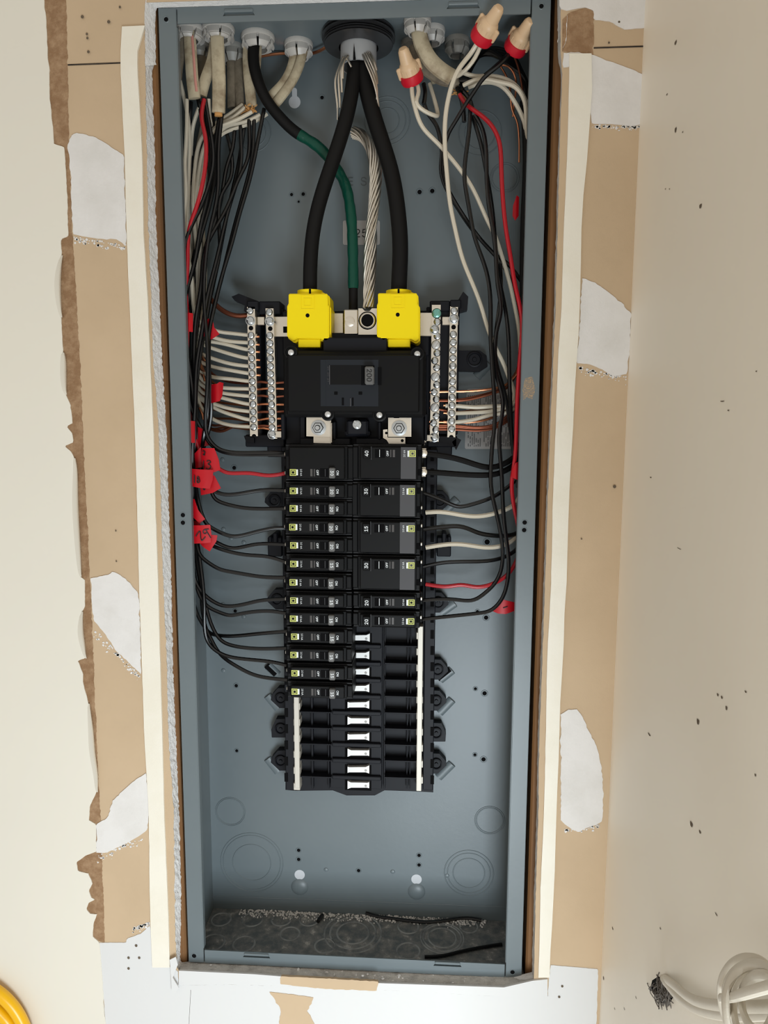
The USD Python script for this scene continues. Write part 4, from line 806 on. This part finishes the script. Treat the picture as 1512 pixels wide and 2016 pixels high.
WU = [
 [(352, 158, .032), (353, 205, .030), (354, 240, .028), (349, 285, .026), (354, 330, .024), (359, 375, .022), (358, 420, .026), (366, 480, .034), (378, 560, .038), (388, 625, .040)],
 [(368, 196, .034), (367, 270, .032), (364, 330, .030), (366, 370, .028), (364, 430, .030), (368, 500, .036), (380, 580, .042), (390, 645, .044)],
 [(411, 195, .040), (413, 232, .044), (415, 252, .050), (400, 300, .052), (390, 370, .050), (392, 440, .050), (394, 520, .050), (392, 620, .050)],
 [(354, 158, .040), (372, 250, .044), (372, 330, .046), (370, 390, .046), (368, 440, .048), (378, 540, .052), (386, 640, .052)],
 [(478, 206, .060), (448, 228, .056), (424, 244, .054), (396, 275, .050), (384, 330, .048), (380, 400, .048), (386, 480, .050), (389, 580, .054), (388, 680, .056)],
 [(482, 212, .056), (455, 234, .052), (424, 252, .050), (402, 290, .046), (390, 350, .048), (384, 420, .052), (388, 520, .056), (388, 620, .058), (387, 690, .058)],
 [(496, 220, .052), (470, 234, .050), (440, 246, .048), (420, 258, .048), (404, 300, .050), (396, 380, .054), (400, 460, .058), (404, 530, .060), (396, 640, .062), (386, 705, .062)],
 [(512, 226, .060), (480, 240, .058), (448, 248, .057), (426, 268, .056), (408, 320, .058), (399, 420, .060), (402, 500, .062), (400, 560, .064), (392, 650, .064), (386, 715, .064)],
 [(526, 224, .064), (490, 244, .062), (440, 262, .062), (420, 290, .062), (412, 350, .064), (398, 440, .066), (388, 540, .068), (386, 640, .068), (386, 730, .066)],
 [(392, 212, .044), (380, 250, .050), (376, 300, .056), (372, 380, .060), (376, 470, .064), (382, 580, .068), (384, 680, .070), (384, 745, .068)],
 [(456, 228, .064), (420, 262, .068), (394, 310, .070), (384, 400, .070), (384, 500, .072), (386, 620, .072), (385, 700, .070), (386, 760, .068)],
 [(422, 226, .058), (404, 280, .064), (388, 360, .070), (380, 460, .074), (380, 580, .076), (382, 700, .074), (385, 765, .070)],
 [(400, 240, .066), (384, 320, .072), (376, 420, .076), (378, 560, .078), (382, 700, .076), (385, 750, .072)],
]
WD = [
 [(425, 651, .050), (454, 656, .054), (486, 659.5, .0545), (506, 661, .055)],
 [(426, 666, .050), (454, 672, .054), (486, 674.5, .0545), (506, 675.5, .055)],
 [(398, 667, .052), (416, 672.5, .053), (454, 680, .0545), (481, 687, .0545), (505, 690, .055)],
 [(396, 674, .054), (412, 683.5, .054), (447, 695, .0545), (484, 704.5, .0545), (504, 706, .055)],
 [(393, 693.5, .056), (414, 704, .055), (454, 716, .0545), (486, 720.5, .0545), (505, 722, .055)],
 [(391, 708, .058), (414, 720.5, .056), (454, 729, .0545), (486, 734.5, .0545), (506, 736.5, .055)],
 [(389, 723.5, .060), (404, 736, .057), (418, 742, .055), (454, 746, .0545), (486, 750, .0545), (506, 751, .055)],
 [(389, 733, .062), (405, 753.5, .058), (440, 763.5, .055), (486, 765.5, .0545), (507, 766, .055)],
 [(388, 746.5, .064), (405, 763, .058), (440, 774, .055), (486, 779.5, .0545), (507, 781, .055)],
 [(388, 757, .066), (399, 772.5, .060), (415, 778, .056), (454, 787.5, .0545), (486, 795, .0545), (507, 797, .055)],
 [(390, 775, .066), (406, 788.5, .060), (422, 795, .057), (447, 803, .0545), (486, 809.5, .0545), (507, 811, .055)],
 [(393, 783, .066), (411, 796, .060), (434, 808.5, .056), (467, 820, .0545), (487, 825.5, .0545), (507, 827, .055)],
 [(388, 775, .066), (393, 795, .062), (402, 810, .060), (420, 825.5, .057), (454, 837, .0545), (488, 840, .0545), (507, 841, .055)],
]
for k, (a, b) in enumerate(zip(WU, WD)):
    w = ['top', 'second', 'third', 'fourth', 'fifth', 'sixth', 'seventh', 'eighth', 'ninth', 'tenth', 'eleventh', 'twelfth', 'lowest'][k]
    wire('white_wire', f'white wire curving from the left bundle into the outer left terminal bar, {w} of them', 'wire', a+b, .0020, WHITEW, 'white wires of the left terminal bar')
for k in range(13):
    v = 661+15.05*k
    if k in (0, 1, 2, 3, 4, 5): wire('copper_tip', f'bare copper wire tip showing right of the outer left bar, {n_words[k]} from the top', 'wire', [(499+k*.4, v+1, .055), (511+k*.5, v+2+k % 2, .055)], .0012, COPPER, 'copper tips between the left bars')
for k, (v0, v1) in enumerate(((752, 754), (766, 765), (779, 781), (796, 796), (811, 811), (826, 824), (838, 839), (843, 845))):
    wire('ground_wire', f'bare copper wire passing behind the outer left bar, {n_words[k]} from the top', 'wire', [(386+k, 560+k*14, .076), (388, 640+k*14, .076), (396, 700+k*13, .074), (412, v0-22+k*3, .071), (445, v0-2, .068), (490, v0+2, .062), (516, v0, .056), (530, v1, .055), (559, v1+(1 if k % 2 else -1), .056)], .0013, COPPER if k % 2 else DCOPPER, 'bare copper wires of the left bars')
wire('ground_wire', 'thick tarnished copper wire curving in behind the tops of the left bars', 'wire', [(412, 585, .070), (425, 600, .068), (445, 615, .066), (470, 622, .066), (500, 619, .066), (560, 617, .066), (580, 617, .066)], .0026, DCOPPER)
wire('ground_wire', 'tarnished copper wire looping below the left white wires', 'wire', [(398, 800, .074), (408, 838, .072), (422, 847, .070), (440, 848, .068), (458, 840, .066), (490, 836, .064)], .0018, DCOPPER)
for k, pts in enumerate([[(393, 696, .052), (398, 703, .050), (404, 711, .050)], [(395, 716, .052), (397, 728, .050), (403, 730, .050)], [(400, 738, .052), (403, 750, .050)], [(392, 803, .054), (398, 816, .052), (400, 826, .052)]]):
    wire('copper_tip', f'short shiny copper wire inside the left bundle, {n_words[k]} from the top', 'wire', pts, .0012, COPPER, 'copper glints in the left bundle')
wire('copper_wire', 'bare copper wire passing behind the round connector at the top', 'wire', [(508, 112, .070), (530, 108, .076), (560, 105, .080), (600, 106, .080), (625, 102, .070), (643, 92, .062)], .0015, COPPER)

# ---------------------------------------------------------------- wires on the right
def bwire(label, pts, r=WR, m=BLACKW, name='black_wire'): wire(name, label, 'wire', pts, r, m)
bwire('white wire from the hanging wire nut, crossing down behind the red wire', [(812, 154, .032), (811, 180, .028), (818, 215, .026), (832, 250, .030), (860, 280, .034), (895, 320, .038), (930, 370, .040), (958, 430, .042), (975, 465, .044), (987, 500, .044), (1003, 555, .044), (1015, 610, .044), (1023, 660, .046), (1024, 740, .05), (1016, 790, .054), (996, 802, .056), (970, 809, .056), (939, 812, .055), (905, 813.5, .0545), (880, 814, .055)], .0021, WHITEW, 'white_wire')
bwire('short white wire bent back from the hanging wire nut', [(817, 156, .032), (824, 182, .028), (820, 202, .024), (835, 218, .028), (858, 228, .034), (862, 224, .040), (855, 195, .048), (846, 165, .054)], .0020, WHITEW, 'white_wire')
bwire('long white wire from the larger wire nut down to the outer right bar', [(942, 80, .008), (926, 106, .014), (902, 138, .014), (886, 180, .018), (877, 230, .022), (876, 290, .026), (880, 345, .030), (886, 400, .034), (897, 455, .038), (911, 510, .042), (931, 560, .046), (948, 605, .048), (960, 645, .050), (976, 685, .052), (991, 715, .054), (1004, 748, .056), (1013, 775, .057), (1004, 795, .057), (970, 800, .056), (939, 802, .055), (902, 799.5, .0545), (877, 799, .055)], .0022, WHITEW, 'white_wire')
bwire('white wire from the larger wire nut into the tan cable', [(949, 81, .010), (936, 112, .016), (918, 136, .020), (900, 150, .030), (884, 153, .036)], .0020, WHITEW, 'white_wire')
for k, pts in enumerate([[(905, 140, .040), (935, 150, .038), (965, 150, .036), (1000, 158, .034), (1025, 180, .032), (1040, 215, .034), (1046, 260, .05), (1050, 400, .06), (1046, 700, .064), (1016, 790, .060), (970, 800, .058), (939, 801, .056)],
        [(912, 168, .038), (945, 156, .032), (985, 162, .030), (1015, 172, .028), (1034, 205, .030), (1036, 250, .036), (1044, 300, .05), (1046, 500, .062), (1040, 720, .064), (1010, 806, .060), (970, 816, .058), (933, 826, .056), (898, 831, .0545), (880, 832, .055)],
        [(922, 172, .044), (955, 162, .040), (985, 168, .038), (1010, 195, .038), (1032, 240, .042), (1036, 270, .048), (1042, 340, .060), (1042, 600, .068), (1034, 740, .068), (1002, 808, .062)]]):
    bwire(f'white wire arching right at the top right corner, {["highest", "middle", "lowest"][k]} of three', pts, .0021, WHITEW, 'white_wire')
bwire('red wire running the full height of the right side', [(905, 186, .040), (918, 205, .036), (940, 222, .030), (966, 245, .024), (983, 280, .020), (987, 330, .018), (990, 390, .018), (996, 450, .018), (1005, 505, .016), (1014, 560, .014), (1023, 600, .012), (1028, 640, .012), (1025, 690, .012), (1020, 760, .013), (1017, 830, .014), (1014, 900, .016), (1008, 945, .020), (1010, 985, .024), (1019, 1030, .030), (1024, 1060, .036), (1020, 1095, .040), (1002, 1128, .038), (973, 1148, .034), (939, 1155.6, .032), (909, 1151.6, .032), (880, 1154.6, .032), (838, 1150, .034)], .0021, REDW, 'red_wire')
bwire('black wire from the corner wire nut, slanting down to the left', [(1011, 94, .025), (985, 126, .018), (955, 151, .022), (935, 178, .026), (915, 208, .030), (896, 240, .034), (882, 265, .038), (872, 310, .042), (874, 350, .046), (890, 388, .050), (916, 430, .054), (945, 470, .058), (976, 502, .060), (1000, 520, .062), (1030, 560, .064)])
bwire('second black wire from the corner wire nut, above the slanting one', [(1014, 96, .026), (990, 118, .026), (965, 140, .034), (940, 156, .040), (905, 158, .046)])
bwire('black wire under the conduit side crossing behind the white wires', [(834, 200, .050), (842, 222, .052), (858, 245, .054), (866, 270, .056), (870, 300, .058), (868, 330, .058), (876, 365, .058), (900, 408, .058), (930, 452, .058), (965, 492, .058), (1000, 540, .060), (1024, 640, .062)])
b1 = [(926, 200, .036), (924, 250, .036), (918, 300, .036), (914.5, 345, .036), (920, 390, .036), (927, 430, .036), (934, 465, .036), (946, 500, .036), (960, 545, .034), (966, 605, .032), (966, 660, .030), (969, 720, .028), (973, 780, .028), (974, 830, .026), (970, 870, .026), (967, 909, .026), (967, 959, .026), (977, 1009, .028), (987, 1058, .030), (989, 1108, .032), (977, 1144, .032), (953, 1169, .032), (929, 1182, .032), (890, 1180, .033), (832, 1182, .035)]
bwire('black wire hanging through the right wiring space to the upper single right breaker', b1)
b2 = [(935, 226, .034), (950, 255, .032), (957, 300, .030), (958, 345, .030), (962, 400, .028), (970, 450, .026), (976, 500, .026), (980, 560, .026), (986, 610, .028), (978, 650, .030), (974, 690, .032), (978, 740, .032), (990, 790, .030), (984, 845, .026), (984, 890, .024), (988, 940, .024), (990, 990, .024), (995, 1048, .026), (1001, 1098, .028), (1000, 1138, .030), (989, 1177, .030), (967, 1201, .031), (945, 1207, .032), (909, 1211, .033), (832, 1219, .035)]
bwire('glossy black wire hanging to the lowest right breaker', b2)
bwire('thick black wire descending just right of the hanging pair, passing the outer right bar', [(930, 228, .042), (946, 280, .042), (956, 330, .042), (966, 390, .040), (972, 440, .040), (977, 505, .038), (985, 560, .036), (996, 615, .034), (1002, 680, .034), (1003, 740, .036), (1005, 800, .040), (1008, 860, .044), (1016, 930, .05)])
bwire('black wire crossing from upper right to the label, behind the glossy one', [(985, 520, .040), (986, 575, .038), (981, 620, .036), (976, 665, .036), (975, 700, .038), (982, 735, .040), (995, 780, .042), (1003, 830, .044), (1012, 900, .048), (1020, 960, .052)])
bwire('upper thick black wire from the right to the topmost right breaker', [(1044, 300, .066), (1040, 560, .066), (1034, 780, .062), (1024, 880, .054), (1006, 905, .046), (979, 918, .040), (953, 919, .036), (919, 909, .034), (880, 899, .032), (835, 893, .030)], .0030, RUBBER)
bwire('lower thick black wire from the right to the topmost right breaker', [(1048, 300, .070), (1046, 600, .070), (1038, 820, .064), (1026, 895, .056), (1008, 918, .048), (989, 929, .042), (965, 935, .036), (909, 934, .033), (870, 931, .031), (835, 929, .030)], .0030, RUBBER)
bwire('heavy black wire hidden along the right flange', [(1030, 200, .050), (1036, 300, .044), (1033, 400, .040), (1030, 500, .040), (1030, 600, .044), (1030, 700, .050), (1028, 860, .058)], .0034, RUBBER)
bwire('black wire from the right to the second right breaker', [(1030, 900, .056), (1018, 940, .052), (997, 961, .046), (969, 979, .040), (929, 993, .036), (901, 997, .034), (874, 986, .033), (832, 970, .034)])
bwire('white wire from the right to the second right breaker', [(1036, 940, .060), (1022, 980, .052), (1007, 997, .046), (979, 1009, .040), (945, 1016, .036), (909, 1014, .034), (870, 1008, .033), (838, 1009, .034)], .0024, WHITEW, 'white_wire')
bwire('black wire from the right to the third right breaker', [(1036, 1030, .060), (1015, 1051, .050), (969, 1054, .042), (939, 1048, .038), (911, 1037.5, .034), (880, 1036.5, .033), (832, 1042, .034)], .0024)
bwire('white wire from the right to the third right breaker', [(1036, 1020, .060), (1015, 1058, .050), (985, 1075, .042), (949, 1077, .037), (899, 1071, .034), (838, 1078, .034)], .0024, WHITEW, 'white_wire')
bwire('black wire from the right to the fourth right breaker', [(1034, 1050, .060), (1018, 1080, .052), (989, 1098, .044), (949, 1105, .038), (880, 1107, .034), (832, 1116, .034)])
for k, pts in enumerate([[(846, 772, .055), (870, 771.5, .055), (899, 771, .055), (939, 769, .056), (976, 764, .058), (1000, 755, .062), (1026, 720, .066), (1040, 600, .07)], [(846, 789, .055), (902, 789, .055), (932, 785, .057), (984, 770, .061), (1008, 752, .066), (1040, 640, .07)], [(846, 788, .058), (902, 787, .058), (940, 780, .060), (980, 768, .064), (1004, 750, .068), (1036, 700, .07)], [(846, 802, .057), (904, 811, .058), (939, 806, .060), (975, 801, .063), (1010, 780, .068)],
        [(845, 830, .055), (900, 832, .057), (940, 830, .059), (972, 821, .062), (1006, 800, .068)], [(845, 842, .055), (899, 841, .056), (939, 843, .058), (976, 838, .060), (1000, 822, .064), (1016, 800, .07)], [(845, 846, .056), (899, 846, .057), (939, 848, .059), (976, 842, .061), (1004, 826, .066)], [(845, 838, .056), (899, 838, .055), (939, 841, .057), (978, 834, .059), (1002, 815, .063)]]):
    wire('ground_wire', f'bare copper wire running right from the right terminal bars, {n_words[k]} from the top', 'wire', pts, .0013, COPPER if k in (0, 4) else DCOPPER, 'bare copper wires of the right bars')
for k, (v, y) in enumerate(((799, .055), (814, .055), (831, .055))):
    wire('copper_tip', f'bare copper wire tip showing left of the outer right bar, {n_words[k]} from the top', 'wire', [(873, v-1, y), (884, v, y)], .0012, COPPER, 'copper tips between the right bars')
for k, pts in enumerate([[(986, 128, .040), (1002, 132, .036), (1014, 150, .036), (1016, 175, .040), (1012, 205, .046), (1010, 230, .05)], [(984, 129, .044), (994, 145, .042), (1004, 175, .042), (1008, 215, .046), (1018, 240, .05), (1022, 320, .055)], [(1010, 105, .050), (1022, 140, .050), (1030, 190, .054)]]):
    wire('copper_wire', f'thin bare copper wire curling in the top right corner, {n_words[k]} of three', 'wire', pts, .0010, COPPER if k < 2 else DCOPPER, 'copper curls in the top right corner')
for k in range(7):
    u = 905+k*6
    bwire(f'black wire of the dark tangle behind the wire nuts, {n_words[k]} of seven', [(895+k*2, 150+k*5, .058-k*.002), (u+20, 122-k*4, .060), (u+60, 96+k*5, .062), (1014+k*3, 116+k*6, .066), (1030+k*2, 190+k*5, .068), (1034+k, 300, .070), (1036+k, 520, .072)], .0022)
for k, (a, b) in enumerate((((900, 172), (914, 240)), ((908, 176), (930, 215)), ((834, 165), (834, 205)))):
    bwire(f'short black wire leaving a cable end at the upper right, {n_words[k]} of three', [(a[0], a[1], .048), ((a[0]+b[0])/2+3, (a[1]+b[1])/2-4, .046), (b[0], b[1], .044)], .0022)

# ---------------------------------------------------------------- red tape flags with handwritten numbers
def flag(label, px, y, bulge=.002, strokes=(), m=REDT, tilt=0., yb=None):
    q = ppoly(px, y); x0, _, x1, _ = q.bounds; c = q.centroid
    t = thing('tape_flag', label, 'tape flag')
    g_ = trimesh.creation.extrude_polygon(q, .0004, engine='earcut'); g_ = g_.subdivide().subdivide()
    vv = np.array(g_.vertices); X_ = (vv[:, 0]-x0)/(x1-x0)
    bend = lambda x: -bulge*np.sin(np.clip((np.asarray(x)-x0)/(x1-x0), 0, 1)*math.pi*1.0) + tilt*(np.clip((np.asarray(x)-x0)/(x1-x0), 0, 1)-.5)
    g_ = trimesh.Trimesh(np.c_[vv[:, 0], y+.0004-vv[:, 2]+bend(vv[:, 0]), vv[:, 1]], g_.faces, process=False)
    obj('tape', g_, m, t)
    for s in strokes:
        p = spline([P(u, v, y) for u, v in s], .0008); p[:, 1] = y-.0008+bend(p[:, 0])
        obj('handwriting', tube(p, .00055, 5), PRINTB, t)
flag('red tape wrapped round a wire high on the left bundle', [(368, 616), (380, 617), (380, 654), (367, 653)], .010, .003)
flag('dark red tape flag on the uppermost white wires', [(411, 628), (420, 629), (423, 645), (432, 658), (418, 669), (408, 664), (401, 662), (404, 640)], .028, .003)
flag('red tape flag standing on the middle white wires', [(415, 757), (429, 756), (434, 752), (440, 754), (438, 780), (434, 790), (416, 794)], .030, .004)
flag('red tape wrapped on the bundle above the numbered flags', [(366, 828), (384, 829), (384, 872), (369, 871)], .012, .003)
flag('dark red tape tucked behind the bundle', [(385, 838), (402, 845), (414, 860), (416, 876), (396, 880), (382, 874)], .030, .003)
flag('red tape flag marked 13', [(398, 882), (423, 882), (426, 890), (431, 905), (434, 925), (424, 929), (408, 932), (400, 920), (396, 900)], .014, .003, [[(402, 907), (401.5, 921)], [(409, 908), (414, 906.5), (416.5, 910), (411.5, 913), (416, 916), (416, 920), (411, 923.5), (407.5, 921)], [(400, 888), (404, 888), (405, 892), (401, 895), (405, 895.5)]])
flag('dark red tape flag left of the one marked 13', [(383, 893), (396, 880), (398, 920), (385, 922)], .020, .001)
flag('red tape flag with a half hidden number, below the one marked 18', [(398, 936), (423, 936), (435, 961), (420, 970), (396, 975), (393, 950)], .014, .002, [[(400, 960), (403, 964), (406, 960)]])
flag('red tape flag marked 18, wrapped round the bundle', [(371, 922), (420, 925), (419, 945), (414, 962), (396, 960), (378, 957), (372, 950)], .008, .004, [[(385, 935), (385, 950)], [(394, 938), (391, 939), (391, 942), (395, 944), (395.5, 948), (391.5, 949.5), (390.5, 946), (394.5, 943), (394, 938)]])
flag('crumpled red tape flag above the lowest flag', [(375, 983), (384, 982), (391, 1003), (404, 1022), (394, 1030), (383, 1020), (375, 1012)], .012, .002)
flag('small red tape piece under the crumpled one', [(380, 1025), (396, 1027), (392, 1036), (380, 1036)], .016, .001)
flag('lowest red tape flag with an upside-down number', [(374.5, 1034), (414, 1033), (416, 1050), (415, 1068), (376, 1070)], .008, .003, [[(387.5, 1055), (395.5, 1045), (397, 1055), (399.5, 1063), (406, 1056)], [(412, 1041.5), (404, 1042.5), (402, 1047.5), (406, 1050), (408.5, 1046), (406, 1042.5)], [(409, 1047), (415.5, 1059)]])
flag('red tape flag behind the lowest one, pointing down right', [(392, 1068), (416, 1052), (428, 1054), (426, 1066), (414, 1085), (400, 1076)], .014, .002)
flag('red tape wrapped round the red wire at the right flange', [(1008, 925), (1014, 911), (1024, 907), (1024, 946), (1012, 942), (1006, 938)], .016, .003)
flag('dark red tape flag on the lowest right wire', [(967, 1202), (988, 1179), (1014, 1186), (1012, 1203), (995, 1208), (980, 1207)], .034, .002, [[(990, 1196), (999, 1193)]])
flag('small red tape tail hanging in the upper right shade', [(1017, 385), (1022, 388), (1021, 425), (1014, 435), (1009, 425), (1010, 405)], .050, .001)

# ---------------------------------------------------------------- scraps, cords and the cables on the side wall
def floor_wire(label, pts, r=.0019):
    obj('wire_scrap', tube(spline([Pz(u, v, FZ+r+.0006) for u, v in pts], .003), r, 8), BLACKW, None, label, 'wire scrap')
floor_wire('longer black wire scrap lying along the back of the box floor', [(721, 1797), (738, 1803), (770, 1808), (820, 1814), (862, 1814), (900, 1809), (925, 1808), (948, 1812)])
floor_wire('shorter black wire scrap near the front of the box floor', [(836, 1884), (870, 1882), (905, 1874), (950, 1865), (988, 1859)])
floor_wire('tiny dark scrap on the box floor at left', [(626, 1814), (631, 1806), (635, 1801)], .0022)
yc = thing('extension_cord', 'yellow extension cord looped at the lower left edge', 'cord')
obj('cord_loops', tube(spline([P(u, v, y) for u, v, y in [(-60, 1935, -.024), (-25, 1942, -.024), (6, 1962, -.024), (28, 1986, -.024), (46, 2018, -.024), (56, 2060, -.024), (50, 2120, -.026), (10, 2160, -.030), (-60, 2150, -.034), (-100, 2080, -.034), (-70, 1995, -.030), (-25, 1978, -.026), (-2, 1992, -.024), (17, 2014, -.024), (30, 2050, -.024), (30, 2090, -.028)]], .004), .0066, 14), YCORD, yc)
def wallpt(u, v, off): return Px(u, v, XC-off)
hole = [(1281, 1944), (1284, 1930), (1295, 1923), (1306, 1924), (1313, 1938), (1322, 1954), (1326, 1962), (1320, 1972), (1310, 1976), (1300, 1974), (1296, 1966), (1286, 1957)]
hv = np.array([wallpt(u, v, .0002) for u, v in hole] + [wallpt(1304, 1950, -.012)]); nh = len(hole)
obj('cable_hole', trimesh.Trimesh(np.vstack([hv[:nh], wallpt(1304, 1950, .0006)]), [[i, nh, (i+1) % nh] for i in range(nh)], process=False), VOID, side, 'ragged dark cable hole')
r_ = np.random.default_rng(71); st = []
for i in range(150):
    k = r_.integers(nh); w = r_.uniform(0, .95); c = hv[k]*w + wallpt(1304, 1951, .0004)*(1-w); d = r_.normal(size=3)*np.array([.0012, .004, .004])
    st.append(tube(spline([c-d, c+r_.normal(size=3)*.0012-np.array([.0012, 0, 0]), c+d]), .0004, 4))
obj('hole_fibre', st, mat('grey_fibre', (.13, .115, .10), .9), side, kind='stuff')
def flatwall(label, pts, r=.0033, flat=.5):
    obj('wall_cable', tube(spline([wallpt(u, v, o) for u, v, o in pts], .003), r, 12, flat, (1, 0, 0)), NMW, None, label, 'cable')
flatwall('upper white jacketed cable coming out of the wall hole', [(1304, 1927, -.004), (1314, 1930, .005), (1332, 1944, .008), (1354, 1962, .008), (1385, 1975, .008), (1430, 1981, .009), (1475, 1983, .009), (1540, 1980, .009)])
flatwall('lower white jacketed cable coming out of the wall hole', [(1300, 1926, -.006), (1310, 1934, .003), (1328, 1956, .005), (1356, 1979, .006), (1390, 1992, .007), (1430, 1998, .008), (1475, 1998, .008), (1540, 1993, .008)])
co = thing('cable_coil', 'coil of white jacketed cable hanging on the side wall at the lower right', 'cable coil')
for k, (cu, cv, a, b, ph, o) in enumerate(((1474, 1952, 56, 66, 0., .020), (1480, 1958, 52, 58, .3, .026), (1486, 1972, 58, 74, .15, .032), (1494, 1978, 50, 60, -.2, .022), (1500, 1966, 40, 46, .4, .030))):
    q = np.linspace(0, 2*np.pi, 40)+ph
    obj('cable_loop', tube(spline([wallpt(cu+a*math.cos(t), cv+b*math.sin(t)*(1.45 if math.sin(t) > 0 else 1), o+.004*math.sin(2*t+k)) for t in q], .003), .0025, 10, .7, (1, 0, 0)), NMW, co)
obj('loose_end', tube(spline([wallpt(u, v, o) for u, v, o in [(1420, 1966, .024), (1450, 1961, .034), (1480, 1952, .040), (1530, 1938, .040)]]), .0025, 10, .7, (1, 0, 0)), NMW, co)
